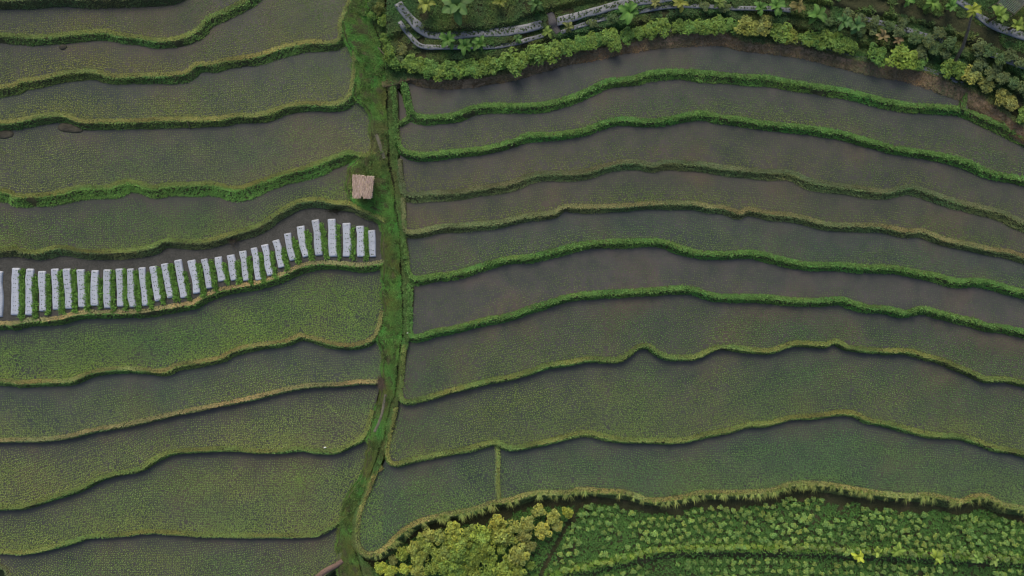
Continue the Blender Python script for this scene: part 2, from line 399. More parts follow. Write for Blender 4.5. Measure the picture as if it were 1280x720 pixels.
# ------------------------------------------------------------------ bunds
def build_bund(curve, z_up, z_low, w, label, name='grassy_bund', group='bunds between the paddies', style='grass', limb_drop=.35,
               lipc=(.12,.13,.05), facec=(.05,.085,.025), dens=1.0, hump=.2, seed=0, foot=None, earth='earth', blade=.2):
    n, t = normals(curve)
    m_ = len(curve)
    s = np.arange(m_) * 4.0
    vert = np.clip((np.abs(t[:, 1]) - .75) * 5, 0, 1)
    if foot is None:
        ww = w * .8 * (.72 + .56 * N2.fbm(s * .03 + seed * 13.7, np.full(m_, seed * 3.1), 3)) / PX
    else:
        ww = np.maximum(foot / PX, .25)
    zu = np.full(m_, float(z_up))
    beside = (curve[:, 0] > 420) & (curve[:, 0] < 522)
    zu = zu + vert * beside * np.maximum(0, zstrip(curve[:, 1]) + .04 - zu)
    zl = z_low * (1 - vert) + (zu - limb_drop) * vert
    ww = ww * (1 - .4 * vert)
    wob = (N3(s * .09 + seed * 7, np.full(m_, 1.5)) - .5) * .14
    prof_t = [(-.42, None), (-.28, None), (0, None), (.16, None), (.45, None), (.8, None), (1., None), (1.18, None)]
    k = (H - z_up) / H / PX
    base = P(curve[:, 0], curve[:, 1], z_up)
    nn = np.stack([n[:, 0], -n[:, 1], np.zeros(m_)], -1)
    rows = []
    def row(off, z):
        p = base + nn * off[:, None]; p[:, 2] = z
        # keep the photo position when the row lies below the lip
        return p
    jit = lambda a: RNG.normal(0, a, m_)
    drop = zu - zl
    rows.append(row(np.full(m_, -.40), z_up - .12 + 0 * zu))
    rows.append(row(-.24 + jit(.02), zu + hump * .55 + wob * .3 + jit(.012)))
    rows.append(row(0 + jit(.025), zu + hump + wob * .5 + jit(.02)))
    rows.append(row(.16 + jit(.025), zu + hump * .75 + wob * .5 + jit(.02)))
    rows.append(row(.16 + (ww - .16) * .45 + jit(.03), zl + drop * .52 + jit(.03)))
    rows.append(row(.16 + (ww - .16) * .8 + jit(.03), zl + drop * .16 + .04 + jit(.02)))
    rows.append(row(ww, zl + .0 + jit(.02)))
    rows.append(row(ww + .2, zl - .25))
    V = np.stack(rows, 1)
    nc = V.shape[1]
    o = link(name, mesh_np(name, V.reshape(-1, 3), grid_faces(m_, nc)[:, ::-1], smooth=True), MAT[earth])
    tag(o, label, 'bund', group)
    # vegetation on it
    vis = (curve[:, 0] > -60) & (curve[:, 0] < 1340) & (curve[:, 1] > -40) & (curve[:, 1] < 770)
    idx = np.nonzero(vis[:-1])[0]
    if len(idx) == 0: return o
    L = len(idx) / 3.0
    parts = []
    def sample(nt_, lo, hi):
        i = RNG.choice(idx, nt_); fr = RNG.random(nt_); u = RNG.uniform(lo, hi, nt_)
        j = np.clip(np.floor(u).astype(int), 0, nc - 2); g = u - j
        p = (V[i, j] * (1 - g)[:, None] + V[i, j + 1] * g[:, None]) * (1 - fr)[:, None] + (V[i + 1, j] * (1 - g)[:, None] + V[i + 1, j + 1] * g[:, None]) * fr[:, None]
        return p, i, u
    lean_s = np.array([0, -.25, .1])
    # lip
    nl = int(L * 64 * dens)
    p, i, u = sample(nl, .7, 2.5)
    pat = N4.fbm(p[:, 0] * .5, p[:, 1] * .5, 3)
    c = np.array(lipc)[None] * (.55 + .9 * pat)[:, None] * np.stack([.8 + .45 * N1(p[:, 0] * .3, p[:, 1] * .3), np.ones(nl), np.ones(nl)], -1)
    parts.append(tufts(p, 4, blade * (.6 + .6 * pat), .06, .42, c * 1.85, .22))
    # face
    nf = int(L * 75 * dens * max(.6, w / 9))
    p, i, u = sample(nf, 2.4, 6.7)
    pat = N4.fbm(p[:, 0] * .45 + 9, p[:, 1] * .45, 3)
    keep = pat > .2
    p, i, pat = p[keep], i[keep], pat[keep]
    c = np.array(facec)[None] * (.5 + 1.0 * pat)[:, None] * np.stack([.75 + .5 * N1(p[:, 0] * .25, p[:, 1] * .25 + 3), np.ones(len(p)), np.ones(len(p))], -1)
    parts.append(tufts(p, 4, blade * 1.05 * (.6 + .6 * pat), .06, .42, c * 2.6, .25, lean=nn[i] * .15))
    if style == 'beans':            # a line of leafy plants along the lip
        nb = int(L * 3.0)
        p, i, u = sample(nb, 1.6, 3.3)
        q = np.repeat(p, 14, 0) + RNG.normal(0, 1, (nb * 14, 3)) * np.array([.12, .12, .07]) + np.array([0, 0, .16])
        c = np.array(lipc)[None] * 1.25 * np.repeat(RNG.uniform(.8, 1.6, nb), 14)[:, None] * RNG.uniform(.75, 1.25, (len(q), 1))
        nrm = RNG.normal(0, .5, (len(q), 3)) + np.array([0, 0, 1.])
        lv, lf, lt = leaf_quads(q, nrm, .085 * RNG.uniform(.7, 1.2, len(q)), .6, c)
        tri = np.concatenate([lf[:, [0, 1, 2]], lf[:, [0, 2, 3]]])
        parts.append((lv, tri, lt))
    if style == 'droop':            # long pale tufts hanging down the face
        nb = int(L * 1.7)
        p, i, u = sample(nb, 2.5, 3.2)
        ok = vert[i] < .5; p, i = p[ok], i[ok]; nb = len(p)
        p[:, 2] += .1
        q = np.repeat(p, 22, 0) + RNG.normal(0, 1, (nb * 22, 3)) * np.array([.05, .05, .03])
        ii = np.repeat(i, 22)
        ln = np.repeat(RNG.uniform(.4, 1.05, nb), 22)
        c = np.array((.33, .4, .11))[None] * np.repeat(RNG.uniform(.7, 1.3, nb), 22)[:, None]
        parts.append(tufts(q, 1, ln, .05, .25, c, .18, lean=nn[ii] * 1.5 + np.array([0, 0, -.45])))
        nb = int(L * 9)
        p, i, u = sample(nb, 1.4, 3.1)
        parts.append(tufts(p, 6, .28, .05, .8, np.array((.2, .28, .065)) * RNG.uniform(.6, 1.3, (nb, 1)), .2))
    v, f, tt = join_meshes(parts)
    g = link('grass_cover', mesh_np('grass_cover', v, f, tint=tt), MAT['leaf'], o)
    tag(g, kind='stuff')
    return o

GOLD, TAN, GREEN, DULL, OLIVE = (.15,.17,.055), (.17,.165,.07), (.085,.165,.042), (.095,.115,.055), (.12,.155,.045)
FG, FD, FB = (.06,.105,.027), (.06,.085,.032), (.055,.12,.026)
GL, GR = 'bunds left of the ditch', 'bunds right of the ditch'
specL = {
 0: (9, OLIVE, FD, 'low grassy bund running along the top left edge of the photo'),
 1: (9.5, OLIVE, FG, 'grassy bund in the top left that swings up sharply at its right end'),
 2: (10, GOLD, FG, 'golden rimmed bund above the paddy with two mud mounds, hooking up at its right end'),
 3: (9, GOLD, FG, 'golden rimmed bund beside the two mud mounds on the left'),
 4: (15, OLIVE, FB, 'bund with a thick green face running to the thatched hut'),
 5: (10, OLIVE, FD, 'bund directly above the row of white beds'),
 6: (9, (.24,.215,.1), FB, 'pale straw rimmed bund directly below the row of white beds'),
 7: (8, (.16,.165,.06), FG, 'bund with a yellowish lip below the greenest paddy on the left'),
 8: (4.5, (.2,.18,.08), FD, 'thin straight bund with a bare tan top on the left'),
 9: (5.5, OLIVE, FG, 'smooth curved bund with a small white scrap near its right end'),
 10: (4, OLIVE, FG, 'lower left bund whose right end bends up along the ditch'),
 11: (6, DULL, FD, 'lowest left bund, mostly below the frame, reddish at both ends'),
}
for i, (w, lc, fc, lab) in specL.items():
    build_bund(lipL[i], zL[i] if i else zL[0], zL[i + 1], w, lab, group=GL, lipc=lc, facec=fc, seed=i + 1, hump=.07, blade=.17 if i not in (4,) else .22)
specR = {
 1: (9.5, GREEN, FB, 'beans', 'thick bright green bund below the topmost paddy on the right'),
 2: (7.5, GREEN, FB, 'beans', 'bright green bund that curves up along the ditch above the hut'),
 3: (10, DULL, FD, 'grass', 'dull olive bund, upper of the two dull ones on the right'),
 4: (8, (.135,.145,.062), FD, 'grass', 'dull bund with a pale bare lip, lower of the two dull ones'),
 5: (8.5, GREEN, FB, 'beans', 'bright green bund above the emptiest grey paddy on the right'),
 6: (8.5, GREEN, FB, 'beans', 'bright green bund below the emptiest grey paddy on the right'),
 7: (5.5, OLIVE, FG, 'grass', 'thin bund with a pointed kink halfway along on the right'),
 8: (6, OLIVE, FG, 'grass', 'thin green bund meeting the short divider in the lower right'),
 9: (15, (.19,.2,.07), (.05,.075,.025), 'droop', 'tall bund with pale drooping grass tufts above the lower garden'),
}
for i, (w, lc, fc, st, lab) in specR.items():
    build_bund(lipR[i], zR[i], zR[i + 1], w, lab, group=GR, style=st, lipc=lc, facec=fc, seed=20 + i, hump=.12 if st != 'droop' else .3)
# bare bank under the upper garden
ft = np.interp(r0top[:, 0], r0foot_x, r0foot_y) - r0top[:, 1]
bank0 = build_bund(r0top, zR[0] - .05, zR[1], 14, 'bare brown earth bank below the bushes in the upper right', name='earth_bank', group=None,
                   foot=ft * .95, earth='bank', lipc=(.08,.1,.04), facec=(.08,.065,.035), dens=.7, hump=.04, seed=41)
bank0['category'] = 'bank'
# short divider in the lowest right paddy
div = smooth([(620,553),(622,575),(621,600),(623,626)])
build_bund(div, zR[9] + .05, zR[9] - .02, 3.5, 'short upright divider crossing the lowest right paddy', group=GR, lipc=OLIVE, facec=DULL, seed=51, hump=.12, limb_drop=.1)
build_bund(smooth([(1209,111),(1205,121),(1203,130),(1202,138)]), zR[1] + .15, zR[1] - .02, 5, 'short green bund closing the right end of the topmost right paddy', group=GR, lipc=GREEN, facec=FB, seed=53, hump=.2, limb_drop=.2)
# link between the two bright bunds beside the ditch
build_bund(smooth([(500,156),(506,152),(512,147),(518,144)]), zR[2] + .05, zR[2] - .05, 5, 'stub of green bund joining two bright bunds near the ditch', group=GR, style='beans',
           lipc=GREEN, facec=FB, seed=52, hump=.2, limb_drop=.1)

# ------------------------------------------------------------------ central grass strip with the ditch
STRIP = np.array([(-160,440,478),(-60,441,478),(0,440,480),(30,429,482),(50,433,485),(62,441,486),(90,444,488),(120,444,489),(131,455,490),(150,466,491),(185,464,493),(198,448,494),(212,437,496),(250,434,500),(262,455,502),(280,478,504),(330,479,506),(350,480,510),(400,479,511),(420,474,511),(440,478,504),(478,478,500),(500,474,496),(520,470,490),(540,463,484),(570,459,478),(600,450,463),(630,431,449),(655,424,445),(680,423,446),(700,424,452),(712,424,466),(730,426,478),(860,430,500)], float)
DITCH = np.array([(-160,455),(0,460),(22,463),(50,475),(82,481),(112,484),(150,484.5),(205,487),(230,492),(262,494),(287,500),(320,501),(355,502),(392,504),(422,503.5),(442,499),(465,497),(490,495),(510,487),(540,482),(570,472),(605,460),(630,446),(650,441),(680,443),(712,452),(860,470)], float)
def strip_sheet():
    ys = np.arange(-160, 861, 3.0)
    xl = np.interp(ys, STRIP[:, 0], STRIP[:, 1]) + (N1(ys * .12, ys * 0) - .5) * 5
    xr = np.interp(ys, STRIP[:, 0], STRIP[:, 2]) + (N1(ys * .12, ys * 0 + 9) - .5) * 3
    xd = np.interp(ys, DITCH[:, 0], DITCH[:, 1]) + (N2(ys * .2, ys * 0) - .5) * 2
    z = zstrip(ys)
    xr = np.maximum(xr, xd + 4)
    cols = []
    def col(x, dz): cols.append(P(x, ys, z + dz))
    col(xl - 4, -1.6); col(xl - 1.5, -.35); col(xl, .02)
    for f in (.2, .4, .6, .8):
        col(xl + (xd - 2.6 - xl) * f, .1 + (N3(xl * .1 + f * 7, ys * .15) - .5) * .25)
    col(xd - 2.6, .06); col(xd - 1.7, -.55); col(xd + 1.5, -.57); col(xd + 2.4, .03)
    col((xd + xr) / 2 + 1, .08); col(xr, -.02); col(xr + 3, -1.3)
    V = np.stack(cols, 1)
    nc = V.shape[1]
    f = grid_faces(len(ys), nc)
    mi = np.zeros((len(ys) - 1, nc - 1), int); mi[:, 7:10] = 1
    o = link('path_strip', mesh_np('path_strip', V.reshape(-1, 3), f[:, ::-1] if False else f, mi.ravel(), smooth=True), [MAT['earth'], MAT['ditch']])
    tag(o, kind='structure')
    return ys, V, (xl, xd, xr)
sy, SV, (sxl, sxd, sxr) = strip_sheet()

# ------------------------------------------------------------------ upper garden ground
def zgar(px, py):
    """level of the upper garden: climbs in low steps from the bank"""
    d = np.maximum(r0top_y(px) - py, 0)
    st = lambda a, b, h: h * np.clip((d - a) / (b - a), 0, 1)
    return zR[0] - .1 + st(16, 24, .5) + st(34, 40, .35) + st(56, 64, .5) + st(70, 300, 3.0)
def garden_sheet():
    xs = np.arange(483, 1481, 5.0)
    ds = np.r_[-4, np.arange(0, 120, 3.0), np.arange(120, 330, 15.)]
    X, D = np.meshgrid(xs, ds)
    Y = r0top_y(X) - D
    Z = zgar(X, Y) + (N1.fbm(X * .06, Y * .06) - .5) * .35 * np.clip(D / 10, 0, 1)
    Z[0] -= .8
    V = P(X, Y, Z)
    # left side skirt
    o = link('garden_ground', mesh_np('garden_ground', V.reshape(-1, 3), grid_faces(len(ds), len(xs)), smooth=True), MAT['garden'])
    tag(o, kind='structure')
garden_sheet()

# ------------------------------------------------------------------ lower garden ground
lip9 = mainR[9]
_k = np.argmax(lip9[:, 0] > 470)
r9y = yfun(lip9[_k:])
EDGE = np.array([(400,760),(640,735),(690,722),(720,715),(760,706),(800,697),(830,690),(900,688),(960,689),(1030,690),(1100,694),(1180,698),(1280,703),(1480,715)], float)
edge_y = lambda x: np.interp(x, EDGE[:, 0], EDGE[:, 1])
def zlow(px, py):
    px = np.asarray(px, float); py = np.asarray(py, float)
    e = edge_y(px)
    z = ZG - .004 * np.maximum(py - 630, 0) - .9 * np.clip((py - e) / 7, 0, 1) - .01 * np.maximum(py - e - 8, 0)
    # drainage line between the trees and the vegetable rows
    return z
def lower_sheet():
    xs = np.arange(424, 1481, 5.0)
    ts = np.r_[np.arange(0, 140, 3.0), np.arange(140, 330, 14.)]
    X, T = np.meshgrid(xs, ts)
    y0 = np.where(xs < 470, np.interp(xs, [424, 470], [708, 693]), r9y(xs)) + 3
    Y = y0[None] + T
    Z = zlow(X, Y) + (N1.fbm(X * .06 + 50, Y * .06) - .5) * .3
    d = np.abs(X - np.interp(Y, [626, 650, 705, 760], [728, 712, 682, 655]))
    Z -= .45 * np.clip(1 - d / 4, 0, 1) * (Y < 780)
    V = P(X, Y, Z)
    o = link('garden_ground', mesh_np('garden_ground', V.reshape(-1, 3), grid_faces(len(ts), len(xs)), smooth=True), MAT['garden'])
    tag(o, kind='structure')
lower_sheet()

# reddish trodden path at the bottom of the strip, grey track in the upper garden
def ribbon(name, pts, width, zfun, mat, lift=.02):
    c = smooth(pts, 2.5); n, t = normals(c)
    cols = []
    for k, s in enumerate((-.5, -.25, 0, .25, .5)):
        q = c + n * (width * s * (1 + .25 * (N2(np.arange(len(c)) * .3, np.full(len(c), k * 1.)) - .5)))[:, None]
        z = zfun(q[:, 0], q[:, 1]) + lift - (.25 if abs(s) > .4 else 0)
        cols.append(P(q[:, 0], q[:, 1], z))
    V = np.stack(cols, 1)
    o = link(name, mesh_np(name, V.reshape(-1, 3), grid_faces(len(c), 5)[:, ::-1], smooth=True), mat)
    return tag(o, kind='structure')
ribbon('path', [(390,728),(400,719),(410,712),(420,707),(428,701)], 7, lambda x, y: np.full(len(x), zL[11] + .3), MAT['path'])
ribbon('path', [(687,16),(690,24),(692,33),(698,41)], 13, lambda x, y: zgar(x, y) + .12, MAT['concrete'])

MAT['bare'] = soil_mat('pale_bare_earth', [(.3, (.12, .115, .085)), (.7, (.2, .185, .14))], 2.0)
ribbon('path', [(482,493),(480,503),(478,514),(474,527),(468,540)], 5.5, lambda x, y: zstrip(y) + .2, MAT['bare'])
ribbon('path', [(470,168),(474,178),(477,188),(480,198)], 7, lambda x, y: zstrip(y) + .16, MAT['bare'])

# ------------------------------------------------------------------ loose grass (strip) and ground cover (gardens): stuff
def strip_grass():
    parts = []
    n = 52000
    py = RNG.uniform(-30, 740, n)
    a = np.interp(py, sy, sxl); b = np.interp(py, sy, sxr); d = np.interp(py, sy, sxd)
    px = a - 2 + (b - a + 3) * RNG.random(n)
    keep = (np.abs(px - d) > 1.5 + 1.3 * N2(px * 0, py * .12)) & ~((px > 440) & (px < 467) & (py > 222) & (py < 246))
    # thin, dry stretch beside the ditch
    wash = np.exp(-((px - 472) / 9) ** 2 - ((py - 182) / 14) ** 2) + np.exp(-((px - 478) / 5) ** 2 - ((py - 478) / 8) ** 2)
    keep &= RNG.random(n) > wash * .8
    px, py, d = px[keep], py[keep], d[keep]
    x = P(px, py, zstrip(py)); x[:, 2] += np.where(np.abs(px - np.interp(py, sy, sxl)) < 3, -.12, .05)
    pat = N4.fbm(px * .05, py * .05, 4); pat2 = N2.fbm(px * .15 + 40, py * .03, 3)
    bright = np.clip((pat - .36) * 3.2, 0, 1) * (.55 + .6 * N3(px * .2, py * .2))
    c = np.stack([.055 + .05 * pat2, .11 + .11 * bright, .028 + .014 * bright], -1)
    right = px > d + 2
    c[right] = c[right] * .6 + np.array((.085, .1, .045)) * .4
    dry = (np.abs(py - 172) < 22) & (px < d)
    c[dry] = c[dry] * .5 + np.array((.11, .095, .045)) * .5
    parts.append(tufts(x, 4, .2 + .2 * pat, .065, .42, c * 1.55, .25))
    # broad-leaved weeds among the grass
    n = 900
    py = RNG.uniform(-30, 740, n); a = np.interp(py, sy, sxl); b = np.interp(py, sy, sxr); d = np.interp(py, sy, sxd)
    px = a + (b - a) * RNG.random(n)
    k = (np.abs(px - d) > 2.5) & (N4(px * .07 + 3, py * .07) > .45) & ~((px > 438) & (px < 469) & (py > 218) & (py < 248))
    px, py = px[k], py[k]
    c0 = P(px, py, zstrip(py) + .22)
    q = np.repeat(c0, 12, 0) + RNG.normal(0, 1, (len(px) * 12, 3)) * np.array([.13, .13, .07])
    tone = np.repeat(RNG.uniform(.5, 1.5, len(px)), 12)[:, None] * RNG.uniform(.75, 1.25, (len(q), 1))
    lv, lf, lt = leaf_quads(q, RNG.normal(0, .5, (len(q), 3)) + np.array([0, 0, 1.]), .09, .55, np.array((.085, .145, .038))[None] * tone)
    parts.append((lv, np.concatenate([lf[:, [0, 1, 2]], lf[:, [0, 2, 3]]]), lt))
    v, f, t = join_meshes(parts)
    o = link('grass', mesh_np('grass', v, f, tint=t), MAT['leaf'])
    tag(o, kind='stuff'); o['label'] = 'green grass along the central ditch'
strip_grass()

def ground_cover():
    parts = []
    # upper garden
    n = 60000
    px = RNG.uniform(484, 1360, n); dd = RNG.uniform(-1, 150, n); py = r0top_y(px) - dd
    pat = N4.fbm(px * .07, py * .07, 4)
    brown = np.exp(-((dd - np.interp(px, [900, 1040, 1280, 1360], [40, 62, 85, 95])) / 11) ** 2) * (px > 1030)
    keep = (pat > .30 + .35 * brown) & (py > -60) & ~((np.abs(px - np.interp(py, [10, 45], [686, 699])) < 6) & (py > 14) & (py < 42))
    px, py, pat, dd = px[keep], py[keep], pat[keep], dd[keep]
    p = P(px, py, zgar(px, py)); p[:, 2] += .05
    hue = N2.fbm(px * .04 + 7, py * .04, 2)
    c = np.stack([.04 + .045 * hue, .07 + .07 * pat, .026 + .012 * (1 - hue)], -1)
    parts.append(tufts(p, 5, .16 + .22 * pat, .1, .4, c * 1.4, .3))
    # lower garden
    n = 52000
    px = RNG.uniform(446, 1360, n); py = RNG.uniform(600, 800, n)
    f9 = np.where(px < 470, 706, r9y(px) + 17)
    dl = np.abs(px - np.interp(py, [626, 650, 705, 760], [728, 712, 682, 655]))
    e = edge_y(px)
    pat = N4.fbm(px * .06 + 33, py * .06, 4)
    keep = (py > f9) & (dl > 3.5) & (pat > .22 + .25 * (py < f9 + 6)) & ~((py > e + 1) & (py < e + 8) & (RNG.random(n) < .6))
    px, py, pat = px[keep], py[keep], pat[keep]
    p = P(px, py, zlow(px, py)); p[:, 2] += .05
    e = edge_y(px)
    lip = np.exp(-((py - e + 5) / 5) ** 2)
    c = np.stack([.04 + .04 * pat + .06 * lip, .095 + .08 * pat + .08 * lip, .024 + .014 * pat], -1)
    parts.append(tufts(p, 5, .18 + .2 * pat, .1, .4, c * 1.4, .3))
    v, f, t = join_meshes(parts)
    o = link('ground_cover', mesh_np('ground_cover', v, f, tint=t), MAT['leaf'])
    tag(o, kind='stuff'); o['label'] = 'low weeds and herbs covering the garden ground'
ground_cover()

# ------------------------------------------------------------------ rice
def pip(px, py, poly):
    inside = np.zeros(len(px), bool)
    x1, y1 = poly[:, 0], poly[:, 1]; x2, y2 = np.roll(x1, -1), np.roll(y1, -1)
    for a, b_, c, d in zip(x1, y1, x2, y2):
        if b_ == d: continue
        cr = ((b_ > py) != (d > py)) & (px < (c - a) * (py - b_) / (d - b_) + a)
        inside ^= cr
    return inside
def near_limb(px, py, curve, dist):
    ok = np.ones(len(px), bool)
    for q in curve[::2]:
        ok &= (px - q[0]) ** 2 + (py - q[1]) ** 2 > dist * dist
    return ok
RICE = []
def plant_rice(poly, upper, lower, z, size, tint, up_gap, sparse=0., sp=.24):
    lo = lower; up = upper
    x0, x1 = -70, 1350
    pitch = sp * PX
    ys_min, ys_max = max(poly[:, 1].min(), -60), min(poly[:, 1].max(), 780)
    xs = np.arange(max(poly[:, 0].min(), x0), min(poly[:, 0].max(), x1), pitch)
    # rows run parallel to the lower lip, limb beside the ditch included
    c = lo[(lo[:, 0] > -110) & (lo[:, 0] < 1390)]
    cs = c.copy()
    for _ in range(14):
        cs[1:-1] = (cs[:-2] + cs[1:-1] * 2 + cs[2:]) / 4
    d0 = cs[0] - cs[4]; d0 = d0 / np.linalg.norm(d0); d1 = cs[-1] - cs[-5]; d1 = d1 / np.linalg.norm(d1)
    ex = np.arange(6, 200, 6.)[:, None]
    cs = np.vstack([(cs[0] + d0 * ex)[::-1], cs, cs[-1] + d1 * ex])
    cs = smooth(cs, 3.0)
    nrm_, _t = normals(cs)
    big = cs[::2]
    px, py = [], []
    for kk in range(1, 60):
        d = 1.2 + kk * pitch
        q = cs - nrm_ * d
        q = q[(q[:, 1] > -60) & (q[:, 1] < 780)]
        if len(q) < 3: continue
        st = np.r_[0, np.cumsum(np.linalg.norm(np.diff(q, axis=0), axis=1))]
        m_ = int(st[-1] / pitch)
        if m_ < 2: continue
        ss = (np.arange(m_) + RNG.random() * .3) * pitch
        x = np.interp(ss, st, q[:, 0]); y = np.interp(ss, st, q[:, 1])
        k = pip(x, y, poly) & (x > x0) & (x < x1)
        x, y = x[k], y[k]
        if len(x) == 0: continue
        dd = np.full(len(x), 1e9)
        for i0 in range(0, len(big), 60):
            g_ = big[i0:i0 + 60]
            dd = np.minimum(dd, ((x[:, None] - g_[:, 0]) ** 2 + (y[:, None] - g_[:, 1]) ** 2).min(1))
        k = dd > (d - .45 * pitch) ** 2
        px.append(x[k]); py.append(y[k])
    if not px: return
    px = np.concatenate(px); py = np.concatenate(py)
    px = px + RNG.normal(0, .28, len(px)) + 1.6 * (N1(px * .03, py * .05) - .5); py = py + RNG.normal(0, .28, len(py)) + 2.2 * (N2(px * .03, py * .04) - .5)
    k = (py > -50) & (py < 770) & pip(px, py, poly)
    px, py = px[k], py[k]
    o = np.argsort(lo[:, 0])
    # distance below the upper lip
    ou = np.argsort(up[:, 0]); d_up = py - np.interp(px, up[ou, 0], up[ou, 1])
    d_lo = np.clip(np.interp(px, lo[o, 0], lo[o, 1]) - py, 0, 400)
    patch = N3.fbm(px * .012 + z * 7, py * .02, 3)
    patch2 = N4.fbm(px * .05, py * .05 + z * 3, 3)
    grow = np.clip((d_up - up_gap) / 22, 0, 1) * .75 + .3
    s = size * (.6 + .6 * patch) * (.85 + .25 * patch2) * grow * (.95 + .45 * np.exp(-d_lo / 14))
    track = ((np.abs(px - 757 + 2 * np.sin(py * .1)) < 2.2) & (py > 372) & (py < 535)) | ((np.abs(px - 1063) < 2) & (py > 380) & (py < 520)) | (np.abs((px - 405) * .55 + (py - 603) * .83) < 2) & (px > 395) & (px < 445) & (py > 560) & (py < 612)
    k = (d_up > up_gap) & (RNG.random(len(px)) > sparse * .6 + .2 * np.clip(.5 - patch, 0, .5) + .22 * track) & (s > .16)
    px, py, s, patch, patch2, d_lo = px[k], py[k], s[k], patch[k], patch2[k], d_lo[k]
    if len(px) == 0: return
    p = P(px, py, z); p[:, 2] -= .01
    hue = np.clip(N1.fbm(px * .01 + 90, py * .015 + z, 3) * 1.6 - .4 + .75 * np.exp(-d_lo / 14), 0, 1)  # sunlit yellow towards the lower lip is put into the blade colour
    c = np.array(tint)[None] * np.stack([.78 + .52 * hue, .95 + .2 * hue, np.ones(len(px))], -1) * (.9 + .2 * patch2)[:, None]
    RICE.append(tufts(p, 5, .18 * s + .05, .055 + .02 * s, .35, c * np.array((1.6, 1.85, 1.5)), .1, hue=.06))
riceL = {1:(.85,0.05,(.095,.11,.04)),2:(.95,.03,(.105,.115,.04)),3:(1.,.02,(.11,.125,.045)),4:(.9,.03,(.1,.115,.042)),5:(1.0,.02,(.085,.115,.035)),7:(1.45,0,(.092,.132,.036)),8:(1.,.02,(.09,.12,.045)),9:(1.2,0,(.105,.13,.048)),10:(1.25,0,(.1,.13,.045)),11:(1.15,0,(.1,.125,.045))}
for i, (s, sps, tn) in riceL.items():
    tn = tuple(q * (1.2 if i > 3 else 1.05) for q in tn)
    plant_rice(padL[i], lipL[i - 1], lipL[i], zL[i], s, tn, specL[i - 1][0] + 4, sps)
riceR = {1:(.62,.2,(.07,.1,.045)),2:(.85,.1,(.08,.11,.04)),3:(.7,.25,(.085,.105,.035)),4:(.75,.2,(.085,.11,.035)),5:(.95,.1,(.07,.105,.045)),6:(.5,.4,(.075,.1,.045)),7:(1.0,.05,(.075,.11,.042)),8:(1.15,.0,(.09,.125,.045)),9:(1.2,0,(.08,.13,.05))}
for i, (s, sps, tn) in riceR.items():
    up = mainR[i - 1] if i > 1 else np.stack([r0foot_x, r0foot_y], -1)
    poly = padR[i]
    plant_rice(poly, up, lipR[i], zR[i], s, tn, (specR[i - 1][0] if i > 1 else 2) + 4, sps)
v, f, t = join_meshes(RICE)
print('rice blades', len(f))
o = link('rice_seedlings', mesh_np('rice_seedlings', v, f, tint=t), MAT['rice'])
tag(o, kind='stuff'); o['label'] = 'young rice planted in rows in the flooded paddies'

# ------------------------------------------------------------------ white mulch beds
ORD = ['zeroth','first','second','third','fourth','fifth','sixth','seventh','eighth','ninth','tenth','eleventh','twelfth','thirteenth','fourteenth','fifteenth','sixteenth','seventeenth','eighteenth','nineteenth']
TENS = {2:'twent',3:'thirt',4:'fort',5:'fift',6:'sixt'}
def ordinal(n):
    if n < 20: return ORD[n]
    t, u = divmod(n, 10)
    return TENS[t] + 'ieth' if u == 0 else TENS[t] + 'y-' + ORD[u]

def mulch_sheet(curve, width, z, height=.24, holes=True, cells=2, pitch=.5, hole_r=.07, seedl=None, wrinkle=.02, rnd=0, scat=.04, vary=.28):
    """raised bed covered in film along a pixel curve; z array per point. -> v,f(quads),mat_idx, hole positions"""
    n, t = normals(curve); m_ = len(curve)
    base = P(curve[:, 0], curve[:, 1], z)
    s = np.r_[0, np.cumsum(np.linalg.norm(np.diff(base[:, :2], axis=0), axis=1))]
    nn = np.stack([n[:, 0], -n[:, 1], np.zeros(m_)], -1)
    endf = np.clip(np.minimum(s, s[-1] - s) / .18, 0, 1)
    endf = np.sqrt(1 - (1 - endf) ** 2)
    us = np.array([-1, -.94, -.82, -.4, 0, .4, .82, .94, 1])
    prof = np.array([-.2, .6, .93, .98, 1, .98, .93, .6, -.2])
    wv = width * (1 + vary * (N2.fbm(s * .8 + rnd * 5.1, s * 0 + rnd, 2) - .5))
    V = []
    for u, pz in zip(us, prof):
        p = base + nn * (u * wv / 2 * (.82 + .18 * endf))[:, None]
        p[:, 2] += height * pz * np.where(endf < .05, 0, .35 + .65 * endf) + RNG.normal(0, wrinkle, m_) * (abs(u) < .85)
        p[:, 2] -= np.where(endf < .05, .12, 0)
        V.append(p)
    V = np.stack(V, 1)
    v = V.reshape(-1, 3); f = grid_faces(m_, len(us))[:, ::-1]
    mi = np.zeros(len(f), int)
    hp = []
    vs = [v]; fs = [f]; off = len(v)
    if holes:
        for d in np.arange(.3, s[-1] - .2, pitch):
            for cc in range(cells):
                if RNG.random() < .08: continue
                u = (cc - (cells - 1) / 2) * (.9 / cells) + RNG.normal(0, scat)
                c = np.array([np.interp(d + RNG.normal(0, scat * .75), s, base[:, k]) for k in range(3)])
                n2 = np.array([np.interp(d, s, nn[:, k]) for k in range(3)])
                w2 = np.interp(d, s, wv)
                p = c + n2 * u * w2 / 2 * 2 * .5
                p[2] += height * 1.02 + .012
                a = np.arange(8) * math.pi / 4
                r = hole_r * RNG.uniform(.7, 1.2)
                ring = p + np.stack([np.cos(a) * r, np.sin(a) * r, np.zeros(8)], -1)
                vs.append(ring); fs.append(np.array([[0, 1, 2, 3], [0, 3, 4, 7], [4, 5, 6, 7]]) + off); off += 8
                hp.append(p)
        mi = np.r_[mi, np.ones(sum(len(x) for x in fs[1:]), int)]
    return np.concatenate(vs), np.concatenate(fs), mi, np.array(hp)

